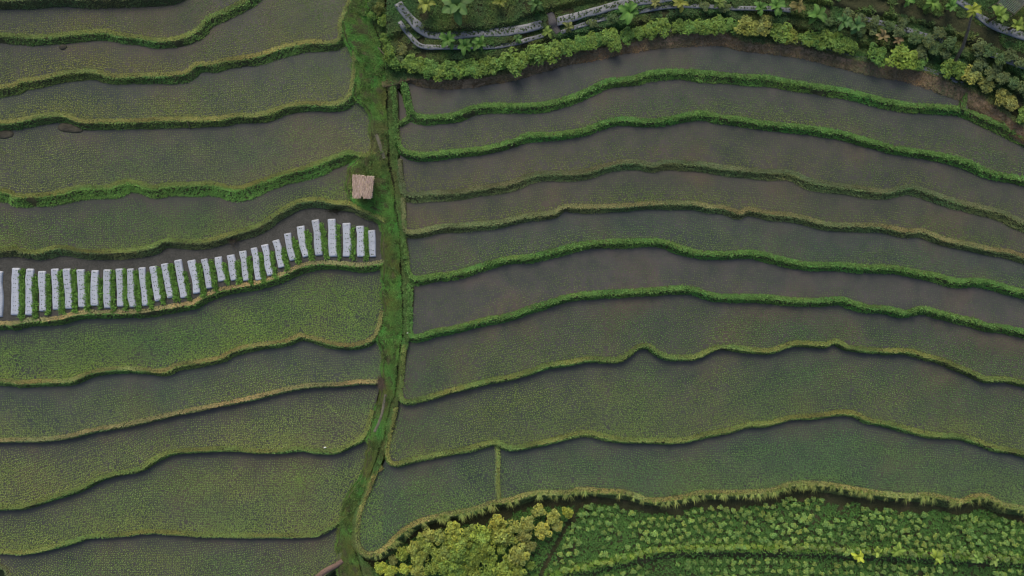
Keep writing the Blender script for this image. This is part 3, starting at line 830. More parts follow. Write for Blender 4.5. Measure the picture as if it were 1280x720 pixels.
BEDS = [(-.5,338,-.5,397),(21,334,20,395),(37.5,335,37,395),(54,338,54,390),(69,335,71,388),(84.5,335,87,387),(102,336,103,385),(119,337,119.5,383),(134,336,135,386),(149,335,151.3,384),
 (162.6,335,166,384.6),(178,333.5,182.5,383),(192,332,198,377),(206.5,328.7,214,373),(221.7,324,230,373),(239.7,324.5,247.5,367.5),(256,323,263,361),(272,320.5,278,352),(289,318,292.6,351),(304,313,308,351.5),
 (318,309,323.7,351),(331.7,305,338,345),(345,299.5,353,335),(359,291,366.7,326),(375,282,382.5,321.7),(394,274,400,320),(414.5,273,417,321.7),(433,278,434,321.7),(451,281.7,451,321.7),(465,287,466,321.7)]
BEDW = [.8,.8,.74,.74,.78,.76,.78,.74,.74,.72,.72,.66,.7,.7,.75,.76,.66,.8,.74,.68,.66,.7,.66,.74,.76,.8,.82,.8,.78,.7]
zb = zL[6]
for i, (x0, y0, x1, y1) in enumerate(BEDS):
    ll = np.linspace(0, 1, 34)
    cur = np.stack([x0 + (x1 - x0) * ll + (N1(ll * 3 + i * 7, ll * 0 + i) - .5) * 2.0, y0 + (y1 - y0) * ll], -1)
    v, f, mi, hp = mulch_sheet(cur, BEDW[i] * 1.07, np.full(34, zb), .2, True, 2, .46, .05, rnd=i, wrinkle=.012)
    cen = P((x0 + x1) / 2, (y0 + y1) / 2, zb)
    root = empty('mulch_bed', cen)
    sh = link('plastic_film', mesh_np('plastic_film', v - cen, f, mi, smooth=True), [MAT['plastic'], MAT['hole']], root)
    bb = RNG.uniform(.9, 1.06); sh.color = (bb, bb, bb * RNG.uniform(1., 1.04), 1)
    if len(hp):
        vv, ff, tt = tufts(hp - cen, 4, .07, .03, .6, (.06, .12, .03), .3)
        tag(link('seedlings', mesh_np('seedlings', vv, ff, tint=tt), MAT['leaf'], root), kind='stuff')
    lab = 'white plastic covered planting bed, %s from the left in its row' % ordinal(i + 1)
    if i == 0: lab = 'white plastic covered planting bed cut off by the left edge of the photo'
    if i == len(BEDS) - 1: lab = 'shortest white planting bed, at the right end of the row by the ditch'
    tag(root, lab, 'planting bed', 'white beds in the dry plot')

# leafy plant rows in the furrows: (density, start, end)
GAPS = {0:(0,0,0)}
dens_list = [0,1,.9,.8,1,1,.9,.5,.8,1,1,1,1,1,.45,1,.9,.5,.8,.7,.8,.7,.8,.8,.9,.8,.45,.55,.7,0]
for i in range(1, 29):
    a, b2 = BEDS[i], BEDS[i + 1]
    dn = dens_list[i]
    if dn <= 0: continue
    st = .45 * [.05, .05, .3, .2, .1, .05, .15, .45, .05, .05, .1, .3, .1, .05, .6, .2, .1, .5, .5, .4, .3, .45, .6, .4, .3, .25, .3, .25, .1, 0][i]
    n_pl = int(dn * 60 * (1 - st))
    tt = st + (1.04 - st) * (np.arange(n_pl) + RNG.random(n_pl)) / n_pl
    gapw = (b2[0] - a[0]) - 9.0
    wide = min(gapw, 6.5)
    px = a[0] + (a[2] - a[0]) * tt + 4.6 + wide * (.05 + .9 * RNG.random(n_pl) * (.6 + .4 * dn))
    py = a[1] + (a[3] - a[1]) * tt + 1.5
    base = P(px, py, zb)
    q = np.repeat(base, 16, 0) + RNG.normal(0, 1, (n_pl * 16, 3)) * np.array([.11, .11, .06]) + np.array([0, 0, .17])
    c = np.array((.12, .25, .045))[None] * np.repeat(RNG.uniform(.6, 1.45, n_pl), 16)[:, None] * RNG.uniform(.7, 1.3, (len(q), 1))
    lv, lf, lt = leaf_quads(q, RNG.normal(0, .5, (len(q), 3)) + np.array([0, 0, 1.]), .085, .6, c)
    tl = np.linspace(st, 1.03, 12)
    rx = a[0] + (a[2] - a[0]) * tl + 4.6 + wide * .5; ry = a[1] + (a[3] - a[1]) * tl + 1.5
    L_ = P(rx - wide * .32, ry, zb + .09); R_ = P(rx + wide * .32, ry, zb + .09)
    rv = np.stack([L_, R_], 1).reshape(-1, 3); rf = grid_faces(12, 2)[:, ::-1]
    lv, lf, lt = join_meshes([(lv, lf, lt), (rv, rf, (.05, .11, .025))])
    cen = P(float(px.mean()), float(py.mean()), zb)
    o = link('crop_row', mesh_np('crop_row', lv - cen, lf, tint=lt), MAT['leaf'])
    o.location = [float(k) for k in cen]
    tag(o, 'row of leafy green plants right of the %s white bed from the left' % ordinal(i + 1), 'crop row', 'green rows between the white beds')

# long mulch strips in the upper garden
def strip_bed(pts, wpx, label, lift=.08, hr=.075, pitch=.27, cells=3):
    c = smooth(pts, 3.0)
    z = zgar(c[:, 0], c[:, 1]) + lift
    v, f, mi, hp = mulch_sheet(c, wpx / PX, z, .11, True, cells, pitch, hr, rnd=int(pts[0][0]), wrinkle=.03, scat=.16, vary=.42)
    cen = v.mean(0); cen[2] = z.min()
    root = empty('mulch_bed', cen)
    sh = link('plastic_film', mesh_np('plastic_film', v - cen, f, mi, smooth=True), [MAT['plastic'], MAT['hole']], root)
    sh.color = (.38, .38, .38, 1)
    keep = RNG.random(len(hp)) < .8
    vv, ff, tt = tufts(hp[keep] - cen, 6, .17, .07, .5, (.07, .115, .04), .35)
    tag(link('seedlings', mesh_np('seedlings', vv, ff, tint=tt), MAT['leaf'], root), kind='stuff')
    tag(root, label, 'planting bed', 'silver strips in the upper garden')
strip_bed([(496,2),(503,12),(512.5,23),(525,35),(537,42),(552,43.5),(571,43),(589,42),(621,40),(652,36.7),(679,30)], 11, 'wide silver mulch strip curving down from the ditch to the grey track')
strip_bed([(696,27),(719,21),(730,17.5),(752,12),(769,7),(792,3),(813,0),(850,-6)], 11, 'wide silver mulch strip climbing right from the grey track to the top edge')
strip_bed([(498,25),(506,37),(516,49),(525,57),(537,59),(552,59),(589,59),(621,58),(646,54),(659,50),(681,44)], 5.5, 'narrow silver mulch strip left of the grey track, above the hedge', hr=.07, cells=1)
strip_bed([(700,41),(723,33),(746,26),(773,20),(800,14),(830,9),(863,7.6),(917,10),(959,11),(990,13)], 5.5, 'narrow silver mulch strip right of the grey track, among banana plants', hr=.07, cells=1)
strip_bed([(1075,22),(1105,30),(1135,38),(1155,44),(1180,52)], 6, 'broken silver mulch strip among grey green shrubs in the upper right', hr=.1, cells=2, pitch=.28)
strip_bed([(1225,63),(1245,70),(1265,78),(1290,86)], 7, 'short silver mulch strip at the right edge below the earth slope', hr=.1, cells=2, pitch=.28)
strip_bed([(1190,-4),(1212,10),(1232,26),(1252,36),(1285,47),(1310,55)], 9, 'silver mulch strip under the banana plants in the top right corner', hr=.06, cells=2)
def along_top(x0, x1, d=6.0):
    xs = np.arange(x0, x1 + .1, 8); return [(x, float(r0top_y(x)) - d) for x in xs]
strip_bed(along_top(530, 700), 3.6, 'silver mulch strip under the dense left hedge on the brown bank', lift=.0, hr=.05, cells=1)
strip_bed(along_top(712, 900, 4.5), 3, 'silver mulch strip on the brown bank at its highest middle stretch', lift=.0, hr=.05, cells=1)
strip_bed(along_top(990, 1090, 2.5), 2.8, 'thin silver mulch edge on the brown bank, right of the middle', lift=.0, hr=.05, cells=1)
strip_bed(along_top(1135, 1210, 3), 6, 'silver mulch strip at the lower right end of the brown bank', lift=.0, hr=.05, cells=1)

# ------------------------------------------------------------------ bushes
def bush_kind(k, seeds, Rr, Hh, lobes, n, leaf, **kw):
    out = []
    for s in seeds:
        v, f, t = dome_bush(s, Rr, Hh, lobes, n, leaf, **kw)
        out.append(mesh_np(k, v, f, tint=t))
    return out
BIG = bush_kind('foliage', range(100, 110), 1.0, 1.25, 14, 620, .12, lobe_r=.33)
ROS = bush_kind('garden_bush', range(200, 212), .5, .6, 7, 210, .078, lobe_r=.4, yellow=.25)
for me in BIG + ROS: me.materials.append(MAT['leaf'])
sv, sf = tube([(0, 0, -.3), (.02, 0, .4), (.05, .03, .9)], [.07, .05, .03], 8)
STEM = mesh_np('stem', sv, sf, smooth=True); STEM.materials.append(MAT['stem'])
bi = 0
def big_bush(name, px, py, rpx, zf, col, label, cat, group, part='foliage', hscale=1.0):
    global bi
    r = rpx / PX
    z0 = float(zf(px, py))
    # the traced outline is the crown's, so stand the plant under it
    zc = z0 + .75 * r * hscale
    c = P(px, py, zc); c[2] = z0
    root = empty(name, c, RNG.random() * 6.28)
    f = bpy.data.objects.new(part, BIG[bi % len(BIG)]); C.objects.link(f); f.parent = root
    bi += 1
    sc = r * 1.22
    f.scale = (sc * RNG.uniform(.92, 1.1), sc * RNG.uniform(.92, 1.1), sc * hscale * RNG.uniform(.85, 1.1))
    f.color = (*[q * 1.6 for q in col], 1)
    s = bpy.data.objects.new('stem', STEM); C.objects.link(s); s.parent = root
    s.scale = (sc, sc, sc)
    tag(root, label, cat, group)
    return root
YG, LG, YL, GG, DK = (.105,.17,.034), (.085,.16,.034), (.22,.23,.045), (.075,.105,.04), (.045,.085,.025)
HEDGE = [(512,76,9,YG),(524,82,10,YG),(538,85,10,LG),(550,88,11,YG),(562,86,10,LG),(574,87,10,YG),(588,84,10,LG),(600,85,10,YG),(612,80,10,YG),(641,78,13,YG),(672,67,12,YG),(690,62,13,YG),
 (727,53,9,LG),(739,50,9,YG),(752,48,9,LG),(763,45,11,YG),(769,54,8,YG),(798,40,7,YG),(812,37,9,YG),(826,33,10,YG),(848,32,8,YG),(861,33,9,LG),(880,33,8,LG),(897,31,9,YG),(912,31,9,LG),(934,33,13,(.16,.18,.04)),(953,30,11,(.15,.17,.045)),(975,40,11,YG),(987,43,9,(.15,.18,.035)),
 (1008,48,9,YG),(1032,50,10,YG),(1047,52,11,YG),(1060,56,9,YG),(1095,68,11,LG),(1127,72,15,(.13,.19,.03)),(1184,84,10,YG),(1198,86,9,YG),(1212,92,10,(.17,.19,.05)),(1230,104,9,(.14,.16,.045)),(1251,120,9,(.18,.19,.05)),(1263,127,8,(.17,.18,.05)),(1276,143,8,YG),(709,58,9,LG),(718,56,8,YG),(784,44,8,LG),(624,80,9,LG),(657,73,9,YG),(1020,50,9,LG),(1148,78,8,LG),(873,33,8,YG),(888,32,8,YG)]
HEDGE.sort(key=lambda q: q[0])
for k, (x, y, r, col) in enumerate(HEDGE):
    hue = 'yellow-tipped' if col[0] > .135 else ('yellow-green' if col is YG else 'fresh green')
    lab = '%s leafy bush on the brown bank, %s from the left in its line' % (hue, ordinal(k + 1))
    big_bush('leafy_bush', x, y + 2, r * 1.12, zgar, col, lab, 'bush', 'line of bushes along the brown bank', hscale=.75)
COL = [(474,12,8,(.1,.12,.03)),(479,27,7,YG),(468,6,7,DK),(482,49,7,YG),(486,61,7,YG),(488,73,8,YG),(493,81,8,LG),(503,62,7,(.13,.15,.05)),(500,75,6,GG),(466,20,6,LG)]
for k, (x, y, r, col) in enumerate(sorted(COL, key=lambda q: q[1])):
    big_bush('leafy_bush', x, y, r, lambda a, b_: float(zstrip(b_)), col, 'bush beside the top of the ditch, %s from the top of the photo' % ordinal(k + 1), 'bush', 'bushes beside the top of the ditch')
UP = [(1058,18,7),(1075,24,7),(1092,28,7),(1110,33,7),(1128,28,7),(1122,41,7),(1142,48,8),(1158,52,8),(1172,42,8),(1168,60,8),(1150,66,8),(1185,55,8),(1180,68,7),(1222,60,9),(1235,64,8),(1248,74,8),(1262,70,8),(1274,80,8),(1222,82,9),(1238,92,8),(1252,98,8),(1266,104,8),(1278,112,8),(1245,84,7),(1090,40,6),(1075,40,6),(905,10,7),(880,8,6),(765,25,8),(740,30,6),(1036,28,6)]
for k, (x, y, r) in enumerate(sorted(UP)):
    col = [GG, (.06, .1, .035), (.085, .115, .045)][k % 3]
    big_bush('shrub', x, y, r, zgar, col, 'grey-green shrub behind the bank bushes, %s from the left' % ordinal(k + 1), 'shrub', 'grey-green shrubs behind the bank bushes', hscale=.75)

TREES = [(477,708,8,YL),(489,712,8,YL),(492,699,6,(.15,.15,.055)),(504,690,8,(.17,.19,.04)),(507,709,8,YL),(517,682,8,(.18,.18,.05)),(522,696,9,(.17,.18,.045)),(523,711,9,(.18,.18,.05)),(538,667,9,(.19,.18,.05)),(536,682,9,(.16,.18,.045)),(547,694,9,YG),
 (551,668,9,(.16,.17,.05)),(568,661,11,(.2,.2,.045)),(574,675,11,(.17,.19,.045)),(590,664,10,(.15,.17,.045)),(603,667,12,(.15,.18,.04)),(608,682,11,YG),(622,651,11,(.22,.2,.045)),(628,665,11,(.18,.185,.05)),(613,698,11,(.15,.18,.04)),(627,684,7,(.17,.2,.05)),(645,656,9,(.19,.185,.055)),(660,652,9,(.19,.18,.055)),(673,637,8,(.21,.2,.06)),(678,661,10,(.23,.21,.055)),(655,667,9,(.175,.165,.055)),
 (648,692,12,(.17,.17,.05)),(630,711,12,(.16,.18,.04)),(648,713,8,(.15,.17,.04)),(557,689,10,(.15,.17,.05)),(590,704,10,YG),(593,716,8,(.15,.17,.045)),(576,689,11,LG),(560,708,11,LG),(576,712,10,LG),(540,708,9,YG),(610,714,9,LG),(692,644,9,(.22,.21,.06)),(696,656,7,(.19,.18,.06)),(709,639,7,(.2,.2,.04)),(593,684,9,LG),(528,672,8,(.17,.18,.045)),(560,676,8,(.15,.17,.04)),(583,674,9,YG),(598,692,9,YG),(636,672,9,(.17,.18,.045)),(638,700,9,YG),(586,697,9,LG),(618,670,9,(.18,.19,.045)),(550,702,9,YG),(568,699,10,LG),(530,690,8,(.16,.17,.045)),(663,682,8,(.14,.14,.05)),(664,705,6,LG)]
for tier, (lo_, hi_, nm) in enumerate(((0, 672, 'upper'), (672, 695, 'middle'), (695, 800, 'lowest'))):
    g = sorted([q for q in TREES if lo_ <= q[1] < hi_])
    for k, (x, y, r, col) in enumerate(g):
        col = (col[0] * (1.42 if col[0] < .12 else 1.12), col[1] * (1.15 if col[0] < .12 else 1.28), col[2] * 1.1)
        hue = 'golden yellow' if col[0] > .2 else ('yellow-green' if col[0] > .13 else 'green')
        big_bush('leafy_tree', x, y, r * 1.12, zlow, col, '%s bushy tree in the lower thicket, %s from the left in the %s tier' % (hue, ordinal(k + 1), nm), 'tree', 'trees of the thicket by the bottom edge', part='crown', hscale=1.5)

# rows of small bushes in the lower garden
PLANTS = []
row = 0
pitch = 9.9
for rr in range(9):
    xs0 = 690 + (rr % 2) * 4
    for cidx in range(62):
        x = xs0 + cidx * pitch + RNG.normal(0, 1.5)
        y = float(r9y(x)) + 22 + rr * 9.4 + RNG.normal(0, 1.5) + (N1(x * .02, rr * .1) - .5) * 5
        e = float(edge_y(x))
        dl = x - np.interp(y, [626, 650, 705, 760], [728, 712, 682, 655])
        if dl < 7 or x > 1300 or y > e - 1: continue
        if N2.fbm(x * .03, y * .05 + 7, 2) < .27: continue
        PLANTS.append((x, y, RNG.uniform(3.5, 5.6), rr + 1))
for rr in range(4):
    for cidx in range(60):
        x = 700 + cidx * pitch + RNG.normal(0, 1.6)
        y = float(edge_y(x)) + 14 + rr * 10 + RNG.normal(0, 1.6)
        if y > 760 or x > 1300 or N2.fbm(x * .03 + 50, y * .05, 2) < .36: continue
        PLANTS.append((x, y, RNG.uniform(3.6, 5.4), 20 + rr))
# the lip of the garden terrace
for x in np.arange(705, 1300, 8.5):
    PLANTS.append((x + RNG.normal(0, 1.2), float(edge_y(x)) - 4 + RNG.normal(0, 1), RNG.uniform(3.4, 4.8), 15))
vis = [p for p in PLANTS if p[1] < 722 and p[0] < 1283]
vis.sort(key=lambda p: -p[2])
solo, rest = vis[:296], vis[296:] + [p for p in PLANTS if not (p[1] < 722 and p[0] < 1283)]
def plant_col(x, y, rw):
    h = N3.fbm(x * .02, y * .03, 3); g = N4(x * .11, y * .13)
    base = np.array((.075, .145, .04)) * (1 - h) + np.array((.15, .2, .05)) * h
    if rw == 15: base = np.array((.13, .185, .035)) if x < 980 else np.array((.1, .14, .045))
    return base * (.7 + .75 * g) * 2.05
from collections import defaultdict
byrow = defaultdict(list)
for p in solo: byrow[p[3]].append(p)
names = {15: 'along the lip of the lower garden', 20: 'in the first row under the garden lip', 21: 'in the second row under the garden lip', 22: 'in the third row under the garden lip', 23: 'in the fourth row under the garden lip'}
for rw, lst in byrow.items():
    lst.sort()
    for k, (x, y, r, _) in enumerate(lst):
        z0 = float(zlow(x, y)); c = P(x, y, z0 + .35); c[2] = z0
        o = bpy.data.objects.new('garden_bush', ROS[int(RNG.integers(len(ROS)))]); C.objects.link(o)
        o.location = [float(q) for q in c]; o.rotation_euler = (0, 0, RNG.random() * 6.28)
        s = r / PX / .5 * 1.05; o.scale = (s, s, s * RNG.uniform(.8, 1.2))
        cc = plant_col(x, y, rw); o.color = (*[float(q) for q in cc], 1)
        where = names.get(rw, 'in the %s row of the lower garden' % ordinal(rw))
        hue = 'yellowish' if cc[0] > .11 else 'green'
        tag(o, 'small %s bush, %s from the left %s' % (hue, ('%s' % ordinal(k + 1)), where), 'bush', 'bushes in the rows of the lower garden')
parts = []
for (x, y, r, rw) in rest:
    v, f, t = dome_bush(int(RNG.integers(1e6)), .5, .6, 7, 150, .085, lobe_r=.4, yellow=.25)
    z0 = float(zlow(x, y)); c = P(x, y, z0 + .35); c[2] = z0
    parts.append((v * (r / PX / .5 * 1.05) + c, f, t * plant_col(x, y, rw)))
v, f, t = join_meshes(parts)
o = link('garden_bushes', mesh_np('garden_bushes', v, f, tint=t), MAT['leaf'])
tag(o, kind='stuff'); o['label'] = 'remaining small bushes in the rows of the lower garden'; o['group'] = 'bushes in the rows of the lower garden'
print('plants', len(solo), len(rest))

# ------------------------------------------------------------------ banana plants
def banana_leaf(seed):
    g = np.random.default_rng(seed)
    n = 9; L = g.uniform(.9, 1.15); wmax = g.uniform(.16, .22)
    rows = []; cols = []
    e = g.uniform(.7, 1.1); x = 0.; z = 0.
    for i in range(n):
        s = i / (n - 1)
        wd = wmax * (math.sin(math.pi * min(1, .08 + s * .92)) ** .6) * (1 if s > .12 else .35) + .008
        if i: x += L / n * math.cos(e); z += L / n * math.sin(e); e -= g.uniform(.16, .26)
        tw = g.normal(0, .03)
        tear = 1 + g.normal(0, .08)
        rows.append([(x, -wd * tear, z + .05 + tw), (x, -wd * .5, z + .035), (x, 0, z), (x, wd * .5, z + .035), (x, wd / tear, z + .05 - tw)])
        b = 1 + g.normal(0, .08)
        cols.append([(b, b, b), (b, b, b), (1.35, 1.25, 1.2), (b * .95, b * .95, b), (b, b, b)])
    me = mesh_np('leaf', np.array(rows).reshape(-1, 3), grid_faces(n, 5), tint=np.array(cols).reshape(-1, 3), smooth=True)
    me.materials.append(MAT['leaf'])
    return me
BLEAF = [banana_leaf(s) for s in range(6)]
bv, bf = tube([(0, 0, -.3), (0, 0, .3), (.02, 0, .8), (.03, .01, 1.1)], [.13, .12, .09, .05], 10)
BSTEM = mesh_np('trunk', bv, bf, smooth=True); BSTEM.materials.append(MAT['stem'])
def banana(px, py, rpx, zf, col, label, nleaf=8, tall=1.0, lean=None, group='banana plants'):
    r = rpx / PX
    z0 = float(zf(px, py))
    top = 1.0 * r * tall
    cc = P(px, py, z0 + top); c = np.array([cc[0], cc[1], z0])
    if lean is not None: c = P(lean[0], lean[1], z0)
    root = empty('banana_plant', c)
    if lean is None:
        s = bpy.data.objects.new('trunk', BSTEM); C.objects.link(s); s.parent = root
        s.scale = (r, r, top / 1.1)
        apex = np.array([0, 0, top])
    else:
        zt = z0 + tall
        ap = P(px, py, zt); apex = ap - c
        pts = [np.array([0, 0, -.3]), apex * np.array([.25, .25, .3]), apex * np.array([.6, .6, .65]), apex]
        tv, tf = tube(pts, [.17, .15, .12, .07], 10)
        link('trunk', mesh_np('trunk', tv, tf, smooth=True), MAT['wood'], root)
    a0 = RNG.random() * 6.28
    for k in range(nleaf):
        l = bpy.data.objects.new('leaf', BLEAF[int(RNG.integers(6))]); C.objects.link(l); l.parent = root
        l.location = [float(q) for q in apex + np.array([0, 0, -.12 * r * RNG.random()])]
        l.rotation_euler = (RNG.normal(0, .12), RNG.normal(0.05, .25), a0 + k * 2.39996 + RNG.normal(0, .15))
        s = r * 1.25 * RNG.uniform(.75, 1.1); l.scale = (s, s, s)
        q = np.array(col) * RNG.uniform(.75, 1.25); l.color = (*[float(u) for u in q], 1)
    tag(root, label, 'banana plant', group)
BR, BY, BD = (.09,.2,.04), (.2,.25,.05), (.06,.13,.035)
BAN = [(533,5,11,BY,'bright yellow banana plant at the top edge, left end of the upper garden'),(571,8,17,(.085,.17,.05),'largest banana plant, spreading near the top edge left of the grey track'),(560,50,10,BR,'banana plant on the narrow strip, leftmost of three above the dense hedge'),(581,57,10,BR,'banana plant on the narrow strip, middle of three above the dense hedge'),(600,55,9,BR,'banana plant on the narrow strip, rightmost of three above the dense hedge'),
 (625,3,8,(.16,.2,.04),'small yellowish banana plant at the top edge above the wide silver strip'),(670,5,9,BD,'dark banana plant at the top edge just left of the grey track'),(647,48,6,BD,'tiny banana plant on the narrow strip left of the grey track'),(684,40,7,(.13,.2,.04),'small banana plant at the foot of the grey track'),(711,34,7,(.14,.17,.05),'small pale banana plant just right of the grey track'),
 (787,15,13,BR,'large fresh green banana plant where the narrow strip fades, right of the track'),(819,3,6,(.2,.22,.07),'small pale banana plant at the top edge in the middle'),(850,4,9,(.22,.25,.05),'yellow banana plant at the top edge above the middle of the bank'),(899,2,7,(.14,.2,.05),'small banana plant at the top edge above the highest bank stretch'),(950,10,9,BR,'banana plant above the yellow-tipped bushes, left of a pair'),(970,8,10,BR,'banana plant above the yellow-tipped bushes, right of a pair'),(997,8,9,(.16,.15,.05),'drying brownish banana plant at the top of the upper garden'),
 (1021,19,12,BR,'large green banana plant right of the drying one'),(1055,27,10,(.075,.16,.05),'blue-green banana plant among grey-green shrubs, left of two'),(1071,32,9,(.075,.16,.05),'blue-green banana plant among grey-green shrubs, right of two'),
 (1165,3,10,(.12,.22,.04),'banana plant on top of the brown slope, leftmost in the corner row'),(1188,8,9,BR,'banana plant on top of the brown slope, second in the corner row'),(1247,20,12,(.15,.25,.045),'large light green banana plant under the net in the top right corner'),(1270,32,10,(.2,.28,.05),'bright banana plant nearest the right edge in the top corner'),(1134,0,8,BR,'banana plant cut by the top edge left of the corner row')]
for x, y, r, col, lab in BAN:
    banana(x, y, r * 1.15, zgar, col, lab, group='banana plants of the upper garden')
banana(1216, 12, 10, zgar, (.24, .3, .045), 'tall leaning banana plant with a long bare trunk in the upper right', 7, tall=5.0, lean=(1197, 74), group='banana plants of the upper garden')
for x, y, r, col, lab in [(1103,46,10,(.24,.2,.09),'withered straw-coloured banana plant behind the bank bushes'),(1122,50,8,(.2,.15,.07),'small withered brown banana plant beside the straw-coloured one')]:
    banana(x, y, r, zgar, col, lab, 6, group='banana plants of the upper garden')
for x, y, r, col, lab in [(1073,696,8,(.3,.36,.04),'bright yellow banana plant on the lower garden lip, leftmost of six'),(1096,690,7,(.19,.27,.05),'second banana plant from the left on the lower garden lip'),(1122,688,8,(.16,.25,.045),'third banana plant from the left on the lower garden lip'),(1170,697,9,(.2,.28,.045),'fourth banana plant from the left on the lower garden lip'),(1222,698,7,(.13,.22,.05),'fifth banana plant from the left on the lower garden lip'),(1241,700,7,(.15,.22,.055),'rightmost banana plant on the lower garden lip')]:
    banana(x, y, r * 1.25, zlow, tuple(q * 1.35 for q in col), lab, 9, tall=1.5, group='banana plants on the lower garden lip')

# ------------------------------------------------------------------ thatched field hut
def hut():
    zg = float(zstrip(234)) + .05
    top = zg + 1.9
    corners = np.array([P(441, 218.5, top + .1), P(467, 221.0, top + .1), P(464.5, 247, top - .25), P(441, 246, top - .25)])
    cen = corners.mean(0).copy(); cen[2] = zg
    root = empty('field_hut', cen)
    cr = corners - cen
    g = np.random.default_rng(5)
    # base slab under the straw
    def pt(u, v_): return cr[0] * (1 - u) * (1 - v_) + cr[1] * u * (1 - v_) + cr[2] * u * v_ + cr[3] * (1 - u) * v_
    n = 14
    vs = []
    for a in range(n):
        for b_ in range(n):
            u, v_ = a / (n - 1), b_ / (n - 1)
            p = pt(.03 + .94 * u, .03 + .94 * v_).copy(); p[2] += .10 * (1 - (2 * u - 1) ** 2) + g.normal(0, .015); vs.append(p)
    vs = np.array(vs); low = vs.copy(); low[:, 2] -= .09
    f = grid_faces(n, n); nv = n * n
    ring = [i * n for i in range(n)] + [(n - 1) * n + j for j in range(1, n)] + [i * n + n - 1 for i in range(n - 2, -1, -1)] + [j for j in range(n - 2, 0, -1)]
    side = [(ring[i], ring[(i + 1) % len(ring)], ring[(i + 1) % len(ring)] + nv, ring[i] + nv) for i in range(len(ring))]
    F = np.concatenate([f, f[:, ::-1] + nv, np.array(side)])
    base = (np.concatenate([vs, low]), F, (.3, .23, .18))
    # straw bundles laid in courses
    V = []; T = []
    for course in range(9):
        v0 = course / 9
        for k in range(120):
            u = g.random(); v1 = v0 + g.normal(0, .02) + .015
            if .44 < u < .52 and course == 8: continue
            p = pt(np.clip(u, -.01, 1.01), max(v1, -.01)); q = pt(np.clip(u + g.normal(0, .015), -.03, 1.03), v1 + .14 + g.normal(0, .025))
            h = .10 * (1 - (2 * u - 1) ** 2)
            w = np.array([.018 + .014 * g.random(), g.normal(0, .004), 0])
            p = p + np.array([0, 0, h + .05 + .02 * g.random()]); q = q + np.array([0, 0, h + .035 + .03 * g.random()])
            V += [p - w, p + w, q + w, q - w]
            c = np.array((.43, .33, .265)) * g.uniform(.6, 1.3) * np.array([1, g.uniform(.92, 1.06), g.uniform(.85, 1.1)])
            T += [c] * 4
    for k in range(170):  # ragged fringe
        e = g.integers(4); u = g.random()
        a, b_ = [(u, -.005), (1.0, u), (u, 1.0), (0.0, u)][e]
        p = pt(a, b_); o_ = pt(.5, .5); d = (p - o_); d[2] = 0; d /= np.linalg.norm(d)
        if e == 2 and .42 < u < .53: continue
        q = p + d * g.uniform(.0, .1) + np.array([g.normal(0, .02), g.normal(0, .02), -.08]); p = p - d * .12 + np.array([0, 0, .07])
        w = np.array([-d[1], d[0], 0]) * .025
        c = np.array((.48, .4, .33)) * g.uniform(.7, 1.4)
        V += [p - w, p + w, q + w, q - w]; T += [c] * 4
    V = np.array(V); straw = (V, np.arange(len(V)).reshape(-1, 4), np.array(T))
    v, f, t = join_meshes([base, straw])
    link('roof', mesh_np('roof', v, f, tint=t), MAT['thatch'], root)
    for a, b_ in ((.12, .12), (.88, .12), (.88, .88), (.12, .88)):
        p = pt(a, b_)
        tv, tf = tube([(p[0], p[1], -.3), (p[0], p[1], p[2] + .02)], [.055, .045], 8)
        link('post', mesh_np('post', tv, tf, smooth=True), MAT['wood'], root)
    # sleeping platform
    vs = []; F = []
    for k in range(12):
        u0, u1 = .12 + k * .063, .12 + k * .063 + .055
        for zz in (.5, .54):
            for (a, b_) in ((u0, .12), (u1, .12), (u1, .88), (u0, .88)):
                p = pt(a, b_); vs.append((p[0], p[1], zz))
        b0 = k * 8
        F += [(b0, b0 + 3, b0 + 2, b0 + 1), (b0 + 4, b0 + 5, b0 + 6, b0 + 7)] + [(b0 + j, b0 + (j + 1) % 4, b0 + 4 + (j + 1) % 4, b0 + 4 + j) for j in range(4)]
    link('platform', mesh_np('platform', np.array(vs), np.array(F)), MAT['wood'], root)
    tag(root, 'small open field hut with a square tan thatched roof beside the ditch', 'hut')
hut()

# ------------------------------------------------------------------ small things
def lump(name, px, py, z, rx, ry, h, mat, label, cat, rot=0, seed=0, group=None, neck=False):
    g = np.random.default_rng(seed + 900); nu, nv = 20, 9
    vs = []
    for i in range(nv):
        th = math.pi / 2 * i / (nv - 1)
        for k in range(nu):
            a = 2 * math.pi * k / nu
            m_ = 1 + .35 * (N1(math.cos(a) * 1.5 + seed * 3, math.sin(a) * 1.5 + i * .25) - .5)
            vs.append((rx * m_ * math.cos(a) * math.cos(th * .98), ry * m_ * math.sin(a) * math.cos(th * .98), h * math.sin(th) * (1 + g.normal(0, .06)) - (.06 if i == 0 else 0)))
    f = []
    for i in range(nv - 1):
        for k in range(nu):
            f.append((i * nu + k, i * nu + (k + 1) % nu, (i + 1) * nu + (k + 1) % nu, (i + 1) * nu + k))
    v = np.array(vs); f = np.array(f)
    if neck:
        tv, tf = tube([(rx * .8, 0, h * .4), (rx * 1.15, .02, h * .45), (rx * 1.3, .0, h * .3), (rx * 1.5, 0.03, h * .2)], [ry * .45, ry * .16, ry * .3, ry * .4], 8)
        v, f, _ = join_meshes([(v, f, None), (tv, tf, None)])
    o = link(name, mesh_np(name, v, f, smooth=True), mat)
    o.location = [float(q) for q in P(px, py, z)]; o.rotation_euler = (0, 0, rot)
    return tag(o, label, cat, group)
lump('mud_mound', 88, 160, zL[4], 1.35, .5, .2, MAT['mud'], 'long wet mud mound in the water against the golden bund', 'mud mound', -.15, 1)
lump('mud_mound', 5, 168, zL[4], 1.1, .4, .16, MAT['mud'], 'wet mud mound cut by the left edge of the photo', 'mud mound', .1, 2)
